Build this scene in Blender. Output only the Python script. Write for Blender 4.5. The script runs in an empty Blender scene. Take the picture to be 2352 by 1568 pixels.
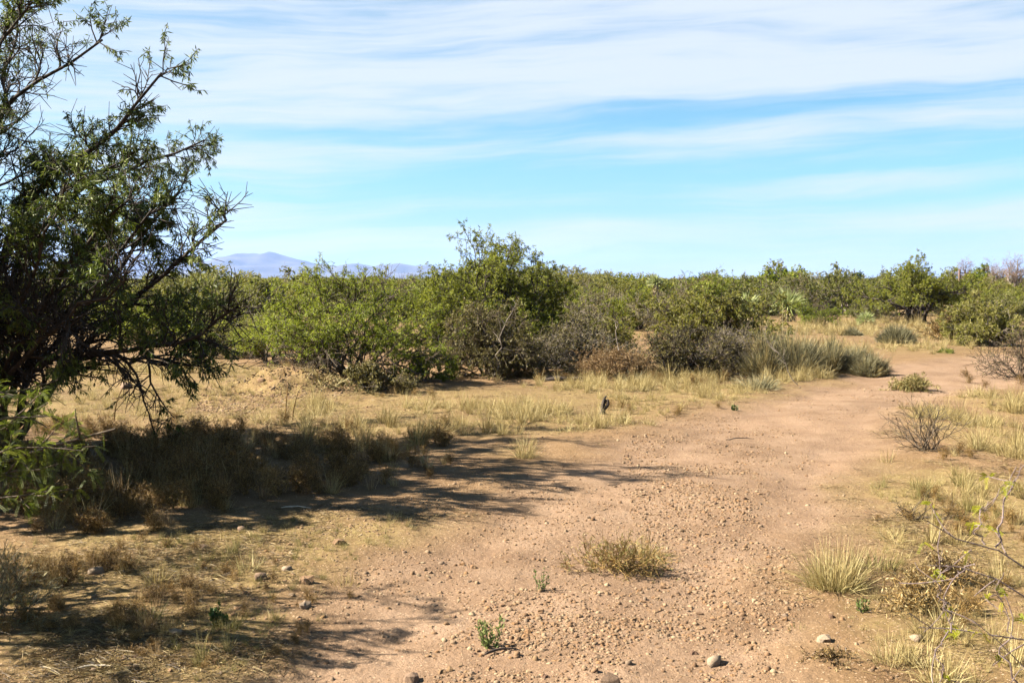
import bpy, math
import numpy as np

# ------------------------------------------------------------------ camera, world, sun, exposure
scene = bpy.context.scene
RAD = math.radians
FPX, CX, CY, HOR, CAMZ = 2522.0, 1176.0, 784.0, 641.0, 1.6      # measured on a 2352 x 1568 view of the place
PITCH = math.atan((CY - HOR) / FPX)
cam_data = bpy.data.cameras.new('camera')
cam_data.sensor_width = 36.0
cam_data.lens = 36.0 * FPX / 2352.0
cam_data.clip_start, cam_data.clip_end = 0.05, 40000.0
cam_data.dof.use_dof = True
cam_data.dof.focus_distance = 8.5
cam_data.dof.aperture_fstop = 9.0
cam = bpy.data.objects.new('camera', cam_data)
scene.collection.objects.link(cam)
cam.location = (0, 0, CAMZ)
cam.rotation_euler = (math.pi / 2 - PITCH, 0, 0)
scene.camera = cam

SUN_EL, SUN_AZ = 39.0, 270.5            # azimuth clockwise from +Y (the view direction): the sun stands to the left
SKY_STRENGTH, SUN_STRENGTH, EXPOSURE = 0.05, 5.0, 2.5
CLOUD_LEVEL = 3.05

world = bpy.data.worlds.new('World')
scene.world = world
world.use_nodes = True


def build_world():
    nt = world.node_tree
    N, L = nt.nodes, nt.links
    N.clear()
    out = N.new('ShaderNodeOutputWorld')
    bg = N.new('ShaderNodeBackground')
    bg.inputs['Strength'].default_value = SKY_STRENGTH
    L.new(bg.outputs[0], out.inputs[0])
    sky = N.new('ShaderNodeTexSky')
    sky.sky_type = 'NISHITA'
    sky.sun_disc = False
    sky.sun_elevation = RAD(SUN_EL)
    sky.sun_rotation = RAD(SUN_AZ)
    sky.altitude = 1300
    sky.air_density = 1.0
    sky.dust_density = 0.6
    sky.ozone_density = 1.2

    def math_(op, a, b=None, c=None):
        n = N.new('ShaderNodeMath'); n.operation = op
        for i, v in enumerate((a, b, c)):
            if v is None:
                continue
            if isinstance(v, (int, float)):
                n.inputs[i].default_value = v
            else:
                L.new(v, n.inputs[i])
        return n.outputs[0]

    def sstep(v, lo, hi, o0=0.0, o1=1.0):
        n = N.new('ShaderNodeMapRange'); n.interpolation_type = 'SMOOTHSTEP'
        L.new(v, n.inputs[0])
        for i, k in enumerate((lo, hi, o0, o1)):
            n.inputs[1 + i].default_value = k
        return n.outputs[0]

    def comb(x, y, z=0.0):
        n = N.new('ShaderNodeCombineXYZ')
        for i, v in enumerate((x, y, z)):
            if isinstance(v, (int, float)):
                n.inputs[i].default_value = v
            else:
                L.new(v, n.inputs[i])
        return n.outputs[0]

    def noise(vec, scale, detail=5.0, rough=0.55, dist=0.0):
        n = N.new('ShaderNodeTexNoise')
        n.inputs['Scale'].default_value = scale
        n.inputs['Detail'].default_value = detail
        n.inputs['Roughness'].default_value = rough
        n.inputs['Distortion'].default_value = dist
        L.new(vec, n.inputs['Vector'])
        return n.outputs[0]

    tc = N.new('ShaderNodeTexCoord')
    sep = N.new('ShaderNodeSeparateXYZ')
    L.new(tc.outputs['Generated'], sep.inputs[0])
    x, y, z = sep.outputs
    el = math_('MULTIPLY', math_('ARCSINE', z), 180 / math.pi)          # degrees
    az = math_('MULTIPLY', math_('ARCTAN2', x, y), 180 / math.pi)
    # drifting long streaks of cirrus: azimuth stretched, gently tilted
    tilt = math_('SUBTRACT', el, math_('MULTIPLY', math_('SINE', math_('MULTIPLY', math_('ADD', az, 6.0), 0.045)), 1.1))
    warp = noise(comb(math_('MULTIPLY', az, 0.055), math_('MULTIPLY', el, 0.22), 3.1), 1.0, 3.0)
    elw = math_('ADD', tilt, math_('MULTIPLY', math_('SUBTRACT', warp, 0.5), 2.4))
    streak = noise(comb(math_('MULTIPLY', az, -0.045), math_('MULTIPLY', elw, 0.55), 7.7), 1.0, 8.0, 0.56, 0.2)
    fine = noise(comb(math_('MULTIPLY', az, 0.13), math_('MULTIPLY', elw, 2.6), 1.3), 1.0, 7.0, 0.62, 0.35)
    veil = noise(comb(math_('MULTIPLY', az, -0.03), math_('MULTIPLY', elw, 0.17), 5.0), 1.0, 6.0, 0.55, 0.3)
    # the veil is thicker in the upper part of the picture and thins again overhead
    ramp = N.new('ShaderNodeValToRGB')
    cr = ramp.color_ramp
    cr.interpolation = 'EASE'
    stops = [(0.0, .50), (1.0, .50), (2.0, .70), (2.9, .46), (3.8, .62), (4.7, .44), (5.6, .48), (6.4, .60), (7.3, .44), (8.6, .58), (10.0, .70),
             (13.0, .70), (15.0, .58), (19.0, .44), (30.0, .34)]
    while len(cr.elements) < len(stops):
        cr.elements.new(0.5)
    for e, (d, v) in zip(cr.elements, stops):
        e.position = d / 30.0
        e.color = (v, v, v, 1)
    L.new(math_('DIVIDE', elw, 30.0), ramp.inputs[0])
    bias = math_('MULTIPLY', math_('SUBTRACT', ramp.outputs[0], 0.5), 1.15)
    s = math_('ADD', 0.5, bias)
    s = math_('ADD', s, math_('MULTIPLY', math_('SUBTRACT', streak, 0.5), 1.25))
    s = math_('ADD', s, math_('MULTIPLY', math_('SUBTRACT', fine, 0.5), 0.55))
    s = math_('ADD', s, math_('MULTIPLY', math_('SUBTRACT', veil, 0.5), 0.8))
    dens = math_('MULTIPLY', sstep(s, 0.22, 0.92), 0.9)

    tint = N.new('ShaderNodeMix'); tint.data_type = 'RGBA'; tint.blend_type = 'MULTIPLY'
    tint.inputs[0].default_value = 1.0
    L.new(sky.outputs[0], tint.inputs[6])
    low = N.new('ShaderNodeMix'); low.data_type = 'RGBA'          # the air near the horizon is paler and less green
    L.new(sstep(el, 0.0, 7.0), low.inputs[0])
    low.inputs[6].default_value = (0.345, 0.43, 0.61, 1)
    low.inputs[7].default_value = (0.37, 0.555, 0.57, 1)
    L.new(low.outputs[2], tint.inputs[7])
    mix = N.new('ShaderNodeMix'); mix.data_type = 'RGBA'
    L.new(dens, mix.inputs[0])
    L.new(tint.outputs[2], mix.inputs[6])
    c = CLOUD_LEVEL
    mix.inputs[7].default_value = (c * 0.97, c * 1.06, c * 1.17, 1)
    L.new(mix.outputs[2], bg.inputs['Color'])


build_world()
world.cycles.sampling_method = 'MANUAL'
world.cycles.sample_map_resolution = 256
sun_data = bpy.data.lights.new('sun', 'SUN')
sun_data.energy = SUN_STRENGTH
sun_data.angle = RAD(0.53)
sun_data.color = (1.0, 0.93, 0.80)
sun = bpy.data.objects.new('sun', sun_data)
scene.collection.objects.link(sun)
sun.location = (-30, 0, 25)
# the lamp's -Z must point from the sun towards the scene
from mathutils import Vector
sdir = Vector((math.sin(RAD(SUN_AZ)) * math.cos(RAD(SUN_EL)), math.cos(RAD(SUN_AZ)) * math.cos(RAD(SUN_EL)), math.sin(RAD(SUN_EL))))
sun.rotation_euler = sdir.to_track_quat('Z', 'Y').to_euler()

scene.view_settings.view_transform = 'Standard'
scene.view_settings.look = 'None'
scene.view_settings.exposure = EXPOSURE
scene.view_settings.gamma = 1.0
scene.view_settings.use_curve_mapping = False
scene.render.engine = 'CYCLES'
cy = scene.cycles
cy.max_bounces, cy.diffuse_bounces, cy.glossy_bounces, cy.transmission_bounces, cy.volume_bounces = 4, 2, 1, 3, 1
cy.use_denoising = True
cy.denoiser = 'OPENIMAGEDENOISE'
cy.denoising_input_passes = 'RGB_ALBEDO_NORMAL'
cy.use_adaptive_sampling = True
cy.adaptive_threshold = 0.012
scene.render.film_transparent = False

# ------------------------------------------------------------------ helpers
COL = scene.collection
UP = np.array([0.0, 0.0, 1.0])


def ground_at(px, py):
    """point of the flat ground plane seen at a place of the 2352 x 1568 view"""
    u, v = (px - CX) / FPX, (CY - py) / FPX
    d = np.array([u, math.cos(PITCH) + v * math.sin(PITCH), -math.sin(PITCH) + v * math.cos(PITCH)])
    return np.array([0, 0, CAMZ]) + d * (CAMZ / -d[2])


def point_at(px, py, depth):
    u, v = (px - CX) / FPX, (CY - py) / FPX
    d = np.array([u, math.cos(PITCH) + v * math.sin(PITCH), -math.sin(PITCH) + v * math.cos(PITCH)])
    return np.array([0, 0, CAMZ]) + d * (depth / d[1])


def norm(a):
    return a / np.maximum(np.linalg.norm(a, axis=-1, keepdims=True), 1e-9)


_tab = np.random.default_rng(77).random((256, 256))


def vnoise(x, y):
    x = np.asarray(x, float); y = np.asarray(y, float)
    xi, yi = np.floor(x).astype(int), np.floor(y).astype(int)
    fx, fy = x - xi, y - yi
    fx, fy = fx * fx * (3 - 2 * fx), fy * fy * (3 - 2 * fy)
    g = lambda a, b: _tab[a & 255, b & 255]
    return (g(xi, yi) * (1 - fx) + g(xi + 1, yi) * fx) * (1 - fy) + (g(xi, yi + 1) * (1 - fx) + g(xi + 1, yi + 1) * fx) * fy - 0.5


def new_mesh(name, V, Q=None, T=None, mat=None, smooth=False, attrs=None):
    V = np.asarray(V, np.float32).reshape(-1, 3)
    me = bpy.data.meshes.new(name)
    loops, starts = [], []
    s = 0
    if Q is not None and len(Q):
        Q = np.asarray(Q, np.int32).reshape(-1, 4)
        loops.append(Q.ravel()); starts.append(s + 4 * np.arange(len(Q))); s += Q.size
    if T is not None and len(T):
        T = np.asarray(T, np.int32).reshape(-1, 3)
        loops.append(T.ravel()); starts.append(s + 3 * np.arange(len(T))); s += T.size
    lo = np.concatenate(loops); st = np.concatenate(starts)
    me.vertices.add(len(V)); me.vertices.foreach_set('co', V.ravel())
    me.loops.add(len(lo)); me.loops.foreach_set('vertex_index', lo.astype(np.int32))
    me.polygons.add(len(st)); me.polygons.foreach_set('loop_start', st.astype(np.int32))
    me.polygons.foreach_set('use_smooth', np.full(len(st), smooth, bool))
    for k, a in (attrs or {}).items():
        at = me.attributes.new(k, 'FLOAT', 'POINT')
        at.data.foreach_set('value', np.asarray(a, np.float32).ravel())
    me.update(calc_edges=True)
    if mat:
        me.materials.append(mat)
    return me


class Geo:
    """collects vertices, quads and triangles with one random value for each piece"""
    def __init__(self):
        self.V, self.Q, self.T, self.A, self.n = [], [], [], [], 0

    def add(self, V, Q=None, T=None, a=None):
        V = V.reshape(-1, 3)
        if not len(V):
            return self
        self.V.append(V)
        if Q is not None:
            self.Q.append(Q.reshape(-1, 4) + self.n)
        if T is not None:
            self.T.append(T.reshape(-1, 3) + self.n)
        self.A.append(np.zeros(len(V)) if a is None else np.broadcast_to(a, (len(V),)))
        self.n += len(V)
        return self

    def tubes(self, P, R, n=4, a=None):
        if len(P) == 0:
            return self
        N, K = P.shape[:2]
        t = norm(np.gradient(P, axis=1))
        m = norm(P[:, -1] - P[:, 0])
        ref = np.where(np.abs(m[:, 2:3]) < 0.8, np.array([[0, 0, 1.0]]), np.array([[1.0, 0.2, 0]]))
        u = norm(np.cross(t, np.broadcast_to(ref[:, None], t.shape)))
        v = np.cross(t, u)
        ang = np.arange(n) * 2 * np.pi / n
        V = P[:, :, None] + R[:, :, None, None] * (np.cos(ang)[:, None] * u[:, :, None] + np.sin(ang)[:, None] * v[:, :, None])
        base = (np.arange(N)[:, None, None] * K + np.arange(K - 1)[None, :, None]) * n
        i = np.arange(n)[None, None]; j = (i + 1) % n
        Q = np.stack([base + i, base + j, base + n + j, base + n + i], -1)
        av = None if a is None else np.repeat(a, K * n)
        return self.add(V, Q, a=av)

    def strips(self, pos, d, L, W, droop, rng, taper=(0.5, 1.0, 0.35), a=None, side=None):
        """leaf blades: two bent quads each"""
        M = len(pos)
        if M == 0:
            return self
        L = np.broadcast_to(L, (M,))[:, None]; W = np.broadcast_to(W, (M,))[:, None]
        d = norm(d)
        if side is None:
            side = norm(np.cross(d, norm(rng.normal(size=(M, 3)))))
        p1 = pos + d * L * 0.5
        d2 = norm(d + np.array([0, 0, -1.0]) * np.broadcast_to(droop, (M,))[:, None])
        p2 = p1 + d2 * L * 0.5
        V = np.empty((M, 6, 3))
        for k, (p, w) in enumerate(zip((pos, p1, p2), taper)):
            V[:, 2 * k] = p - side * W * 0.5 * w
            V[:, 2 * k + 1] = p + side * W * 0.5 * w
        b = np.arange(M)[:, None] * 6
        Q = np.concatenate([b + np.array([[0, 1, 3, 2]]), b + np.array([[2, 3, 5, 4]])])
        a = rng.random(M) if a is None else a
        return self.add(V, Q, a=np.repeat(a, 6))

    def blades(self, pos, d, L, W, droop, rng, a=None):
        """small leaves: one kite-shaped quad each, drooping a little"""
        M_ = len(pos)
        if M_ == 0:
            return self
        L = np.broadcast_to(L, (M_,))[:, None]
        d = norm(norm(d) + np.array([0, 0, -1.0]) * droop * .35)
        side = norm(np.cross(d, norm(rng.normal(size=(M_, 3))))) * W * .68
        V = np.stack([pos, pos + d * L * .55 - side, pos + d * L, pos + d * L * .45 + side], 1)
        Q = np.arange(M_ * 4).reshape(-1, 4)
        a = rng.random(M_) if a is None else a
        return self.add(V, Q, a=np.repeat(a, 4))

    def mesh(self, name, mat, smooth=False):
        V = np.concatenate(self.V)
        Q = np.concatenate(self.Q) if self.Q else None
        T = np.concatenate(self.T) if self.T else None
        return new_mesh(name, V, Q, T, mat, smooth, {'rnd': np.concatenate(self.A)})


def kids(P, R, n, rng, t0, t1, L, ang, K=4, up=0.0, wig=0.2, rs=0.6, rend=0.002, fall=0.4):
    """grow n side branches on each of the branches P; returns their centre lines and radii"""
    N, Kp = P.shape[:2]
    pi = np.repeat(np.arange(N), n)
    t = t0 + (t1 - t0) * ((np.tile(np.arange(n), N) + rng.random(N * n)) / n)
    s = np.clip(t * (Kp - 1), 0, Kp - 1.001)
    i = s.astype(int); f = (s - i)[:, None]
    pos = P[pi, i] * (1 - f) + P[pi, i + 1] * f
    tan = norm(P[pi, i + 1] - P[pi, i])
    rad = R[pi, i] * (1 - f[:, 0]) + R[pi, i + 1] * f[:, 0]
    r = rng.normal(size=pos.shape)
    perp = norm(r - (r * tan).sum(1, keepdims=True) * tan)
    a = (ang * rng.uniform(0.6, 1.35, len(pos)))[:, None]
    d = norm(tan * np.cos(a) + perp * np.sin(a))
    ln = L * (1 - fall * t) * rng.uniform(0.55, 1.4, len(pos))
    out = np.empty((len(pos), K, 3)); out[:, 0] = pos
    for k in range(1, K):
        d = norm(d + wig * rng.normal(size=d.shape) + up * UP)
        out[:, k] = out[:, k - 1] + d * (ln / (K - 1))[:, None]
    w = np.linspace(1, 0, K)[None]
    RR = (rad * rs)[:, None] * w * 0.85 + rend
    return out, np.minimum(RR, np.maximum(rad[:, None] * 0.9, rend))


def leaf_on(g, P, per, rng, L, W, droop=0.8, t0=0.15, pair=True, down=0.35, out=0.9):
    """feathery compound leaves along the twigs P: each a pair of drooping pinnae"""
    N, K = P.shape[:2]
    if N == 0:
        return
    n = rng.poisson(per, N)
    pi = np.repeat(np.arange(N), n)
    M = len(pi)
    t = t0 + (1 - t0) * rng.random(M)
    s = np.clip(t * (K - 1), 0, K - 1.001); i = s.astype(int); f = (s - i)[:, None]
    pos = P[pi, i] * (1 - f) + P[pi, i + 1] * f
    tan = norm(P[pi, i + 1] - P[pi, i])
    r = norm(rng.normal(size=pos.shape))
    d = norm(tan * 0.6 + r * out + np.array([0, 0, -down]))
    a = np.clip(rng.normal(0.5, 0.22, M), 0, 1)
    sd = norm(np.cross(d, norm(rng.normal(size=d.shape))))
    ln = L * rng.uniform(0.6, 1.35, M)
    if pair:
        for q in (-0.45, 0.45):
            g.blades(pos, norm(d + sd * q), ln, W, droop, rng, a=a)
    else:
        g.blades(pos, d, ln, W, droop, rng, a=a)


def mesh_obj(name, me, parent=None, loc=None):
    o = bpy.data.objects.new(name, me)
    COL.objects.link(o)
    if parent is not None:
        o.parent = parent
    if loc is not None:
        o.location = [float(v) for v in loc]
    return o


def tag(o, label=None, cat=None, group=None, kind=None):
    for k, v in (('label', label), ('category', cat), ('group', group), ('kind', kind)):
        if v:
            o[k] = v
    return o


def thing(name, label, cat, loc, parts, group=None, rz=0.0, scale=1.0):
    """an Empty at the thing's base and a mesh child for each (part name, mesh)"""
    e = bpy.data.objects.new(name, None)
    e.empty_display_size = 0.2
    COL.objects.link(e)
    e.location = [float(v) for v in loc]
    e.rotation_euler = (0, 0, rz)
    e.scale = (scale, scale, scale) if np.isscalar(scale) else scale
    tag(e, label, cat, group)
    for pn, me in parts:
        mesh_obj(pn, me, e)
    return e


def scatter(name, pts, rot, scl, idx, sources, label=None, cat=None, parent=None):
    """countless small stuff: instances of the source meshes on points, one object"""
    n = len(pts)
    me = bpy.data.meshes.new(name)
    me.vertices.add(n); me.vertices.foreach_set('co', np.asarray(pts, np.float32).ravel())
    a = me.attributes.new('turn', 'FLOAT_VECTOR', 'POINT'); a.data.foreach_set('vector', np.asarray(rot, np.float32).ravel())
    a = me.attributes.new('size', 'FLOAT_VECTOR', 'POINT'); a.data.foreach_set('vector', np.asarray(scl, np.float32).ravel())
    a = me.attributes.new('pick', 'INT', 'POINT'); a.data.foreach_set('value', np.asarray(idx, np.int32).ravel())
    o = mesh_obj(name, me, parent)
    tag(o, label, cat, kind='stuff')
    src = bpy.data.collections.new(name + '_source')
    for k, m in enumerate(sources):
        so = bpy.data.objects.new('%s_piece_%02d' % (name, k), m)
        src.objects.link(so)
    ng = bpy.data.node_groups.new(name, 'GeometryNodeTree')
    ng.interface.new_socket('Geometry', in_out='INPUT', socket_type='NodeSocketGeometry')
    ng.interface.new_socket('Geometry', in_out='OUTPUT', socket_type='NodeSocketGeometry')
    N, L = ng.nodes, ng.links
    gi, go = N.new('NodeGroupInput'), N.new('NodeGroupOutput')
    ip = N.new('GeometryNodeInstanceOnPoints')
    ci = N.new('GeometryNodeCollectionInfo')
    ci.inputs['Collection'].default_value = src
    ci.inputs['Separate Children'].default_value = True
    ci.inputs['Reset Children'].default_value = True

    def attr(nm, ty):
        q = N.new('GeometryNodeInputNamedAttribute'); q.data_type = ty
        q.inputs['Name'].default_value = nm
        return q.outputs[0]
    e2r = N.new('FunctionNodeEulerToRotation')
    L.new(attr('turn', 'FLOAT_VECTOR'), e2r.inputs[0])
    ip.inputs['Pick Instance'].default_value = True
    L.new(gi.outputs[0], ip.inputs['Points'])
    L.new(ci.outputs[0], ip.inputs['Instance'])
    L.new(attr('pick', 'INT'), ip.inputs['Instance Index'])
    L.new(e2r.outputs[0], ip.inputs['Rotation'])
    L.new(attr('size', 'FLOAT_VECTOR'), ip.inputs['Scale'])
    L.new(ip.outputs[0], go.inputs[0])
    md = o.modifiers.new('scatter', 'NODES'); md.node_group = ng
    return o


# ------------------------------------------------------------------ materials
def mat_base(name):
    m = bpy.data.materials.new(name); m.use_nodes = True
    nt = m.node_tree; nt.nodes.clear()
    out = nt.nodes.new('ShaderNodeOutputMaterial')
    return m, nt, nt.nodes, nt.links, out


def mat_plant(name, stops, trans=0.3, rough=0.6, vary=0.25, spec=0.25):
    """leaf, blade or twig colour: a ramp over each piece's own random value, shifted a little per plant"""
    m, nt, N, L, out = mat_base(name)
    at = N.new('ShaderNodeAttribute'); at.attribute_name = 'rnd'
    oi = N.new('ShaderNodeObjectInfo')
    ad = N.new('ShaderNodeMath'); ad.operation = 'MULTIPLY_ADD'
    L.new(oi.outputs['Random'], ad.inputs[0]); ad.inputs[1].default_value = vary; ad.inputs[2].default_value = -vary / 2
    su = N.new('ShaderNodeMath'); su.operation = 'ADD'; su.use_clamp = True
    L.new(at.outputs['Fac'], su.inputs[0]); L.new(ad.outputs[0], su.inputs[1])
    ramp = N.new('ShaderNodeValToRGB')
    cr = ramp.color_ramp
    while len(cr.elements) < len(stops):
        cr.elements.new(0.5)
    for k, (e, c) in enumerate(zip(cr.elements, stops)):
        e.position = k / max(1, len(stops) - 1); e.color = (*c, 1)
    L.new(su.outputs[0], ramp.inputs[0])
    p = N.new('ShaderNodeBsdfPrincipled')
    p.inputs['Roughness'].default_value = rough
    p.inputs['Specular IOR Level'].default_value = spec
    L.new(ramp.outputs[0], p.inputs['Base Color'])
    if trans > 0:
        tr = N.new('ShaderNodeBsdfTranslucent')
        L.new(ramp.outputs[0], tr.inputs['Color'])
        mx = N.new('ShaderNodeMixShader'); mx.inputs[0].default_value = trans
        L.new(p.outputs[0], mx.inputs[1]); L.new(tr.outputs[0], mx.inputs[2])
        L.new(mx.outputs[0], out.inputs[0])
    else:
        L.new(p.outputs[0], out.inputs[0])
    return m


def mat_rough(name, c1, c2, scale=12.0, rough=0.9, bump=0.4, c3=None, per_object=False):
    """bark, wood, stone: noise between two colours with a bump"""
    m, nt, N, L, out = mat_base(name)
    tc = N.new('ShaderNodeTexCoord')
    nz = N.new('ShaderNodeTexNoise'); nz.inputs['Scale'].default_value = scale; nz.inputs['Detail'].default_value = 5
    L.new(tc.outputs['Object'], nz.inputs['Vector'])
    ramp = N.new('ShaderNodeValToRGB'); cr = ramp.color_ramp
    cr.elements[0].position, cr.elements[1].position = 0.3, 0.7
    cr.elements[0].color, cr.elements[1].color = (*c1, 1), (*c2, 1)
    L.new(nz.outputs[0], ramp.inputs[0])
    col = ramp.outputs[0]
    p = N.new('ShaderNodeBsdfPrincipled'); p.inputs['Roughness'].default_value = rough
    p.inputs['Specular IOR Level'].default_value = 0.2
    if per_object:
        oi = N.new('ShaderNodeObjectInfo')
        r2 = N.new('ShaderNodeValToRGB'); c = r2.color_ramp
        while len(c.elements) < len(per_object):
            c.elements.new(0.5)
        for k, (e, q) in enumerate(zip(c.elements, per_object)):
            e.position = k / (len(per_object) - 1); e.color = (*q, 1)
        L.new(oi.outputs['Random'], r2.inputs[0])
        mx = N.new('ShaderNodeMix'); mx.data_type = 'RGBA'; mx.blend_type = 'MULTIPLY'; mx.inputs[0].default_value = 1
        L.new(r2.outputs[0], mx.inputs[6]); L.new(col, mx.inputs[7]); col = mx.outputs[2]
    L.new(col, p.inputs['Base Color'])
    if bump:
        b = N.new('ShaderNodeBump'); b.inputs['Strength'].default_value = bump; b.inputs['Distance'].default_value = 0.02
        L.new(nz.outputs[0], b.inputs['Height']); L.new(b.outputs[0], p.inputs['Normal'])
    L.new(p.outputs[0], out.inputs[0])
    return m


M = {}
M['leaf'] = mat_plant('mesquite_leaf', [(.028, .040, .005), (.070, .090, .009), (.125, .145, .017), (.22, .22, .05)], 0.5)
M['leaf_shaded'] = mat_plant('shaded_mesquite_leaf', [(.014, .026, .004), (.038, .056, .007), (.078, .100, .012), (.15, .165, .035)], 0.32)  # darker mesquite leaf: the shade on the big crown is put into the colour
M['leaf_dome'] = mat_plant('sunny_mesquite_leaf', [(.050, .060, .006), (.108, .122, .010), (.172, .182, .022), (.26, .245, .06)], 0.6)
M['leaf_bright'] = mat_plant('young_mesquite_leaf', [(.062, .080, .006), (.120, .148, .010), (.175, .200, .018), (.25, .25, .045)], 0.55)
M['leaf_olive'] = mat_plant('olive_leaf', [(.050, .050, .008), (.105, .103, .014), (.160, .150, .028), (.22, .19, .06)], 0.5, vary=0.3)
M['leaf_far'] = mat_plant('far_leaf', [(.048, .054, .010), (.100, .106, .017), (.152, .150, .032), (.21, .185, .06)], 0.5, vary=0.3)
M['leaf_brown'] = mat_plant('dry_brown_leaf', [(.036, .030, .010), (.080, .066, .018), (.130, .110, .030), (.20, .16, .06)], 0.35)
M['leaf_dark'] = mat_plant('dark_tree_leaf', [(.014, .030, .006), (.028, .052, .010), (.045, .075, .014), (.06, .09, .02)], 0.2)
M['leaf_yellow'] = mat_plant('acacia_leaflet', [(.10, .12, .006), (.19, .20, .010), (.27, .25, .015), (.33, .28, .02)], 0.45)
M['pink'] = mat_plant('winter_twig_pink', [(.16, .085, .065), (.23, .125, .095), (.30, .18, .14)], 0.2)
M['bark'] = mat_rough('dark_bark', (.016, .012, .009), (.055, .042, .031), 18)
M['bark_brown'] = mat_rough('brown_bark', (.035, .024, .016), (.10, .075, .05), 22)
M['bark_grey'] = mat_rough('weathered_grey_bark', (.075, .058, .042), (.20, .165, .13), 22)
M['bark_purple'] = mat_rough('purple_grey_twig', (.075, .05, .045), (.17, .13, .12), 60, bump=0.2)
M['straw'] = mat_plant('dry_grass', [(.13, .088, .030), (.225, .165, .062), (.32, .25, .104), (.43, .36, .175)], 0.35, vary=0.3)
M['straw_green'] = mat_plant('half_green_grass', [(.075, .070, .017), (.125, .112, .030), (.20, .162, .057), (.29, .235, .098)], 0.35, vary=0.3)
M['weed'] = mat_plant('brown_weed', [(.040, .022, .006), (.105, .058, .015), (.20, .115, .030), (.34, .22, .072)], 0.2, vary=0.35)
M['weed_red'] = mat_plant('reddish_weed', [(.10, .058, .026), (.175, .108, .05), (.26, .175, .083), (.36, .265, .135)], 0.4)
M['sage'] = mat_plant('grey_green_brush', [(.048, .042, .022), (.10, .09, .046), (.165, .15, .078), (.25, .222, .128)], 0.3)
M['green_herb'] = mat_plant('fresh_green_herb', [(.05, .075, .018), (.095, .13, .03), (.145, .18, .05), (.21, .235, .085)], 0.45)
M['yucca'] = mat_plant('yucca_blade', [(.09, .11, .024), (.16, .185, .05), (.25, .275, .10), (.36, .37, .19)], 0.25)
M['yucca_dry'] = mat_plant('dead_yucca_blade', [(.16, .12, .06), (.26, .20, .10), (.36, .29, .16)], 0.2)
M['litter'] = mat_plant('straw_litter', [(.030, .018, .008), (.07, .043, .017), (.13, .088, .034), (.25, .19, .085)], 0.1, vary=0.6)
M['wood_pale'] = mat_rough('bleached_wood', (.24, .20, .15), (.48, .42, .33), 25)
M['wood_black'] = mat_rough('charred_wood', (.014, .010, .008), (.06, .045, .035), 30)
STONES = [(.10, .056, .028), (.17, .103, .054), (.14, .080, .041), (.21, .140, .080), (.14, .098, .066), (.18, .112, .056), (.085, .048, .030), (.26, .19, .115), (.16, .093, .049), (.19, .104, .045)]
M['stone'] = mat_rough('pebble_stone', (.72, .70, .68), (1.0, 1.0, 1.0), 40, bump=0.25, per_object=STONES)
M['rock_pale'] = mat_rough('pale_rock', (.15, .105, .068), (.24, .18, .125), 14)
M['rock_brown'] = mat_rough('brown_rock', (.08, .052, .034), (.17, .11, .07), 14)
M['clod'] = mat_rough('dirt_clod', (.12, .070, .036), (.19, .115, .064), 20, bump=0.6)
M['pole'] = mat_rough('pole_wood', (.10, .06, .045), (.18, .11, .085), 5)


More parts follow.
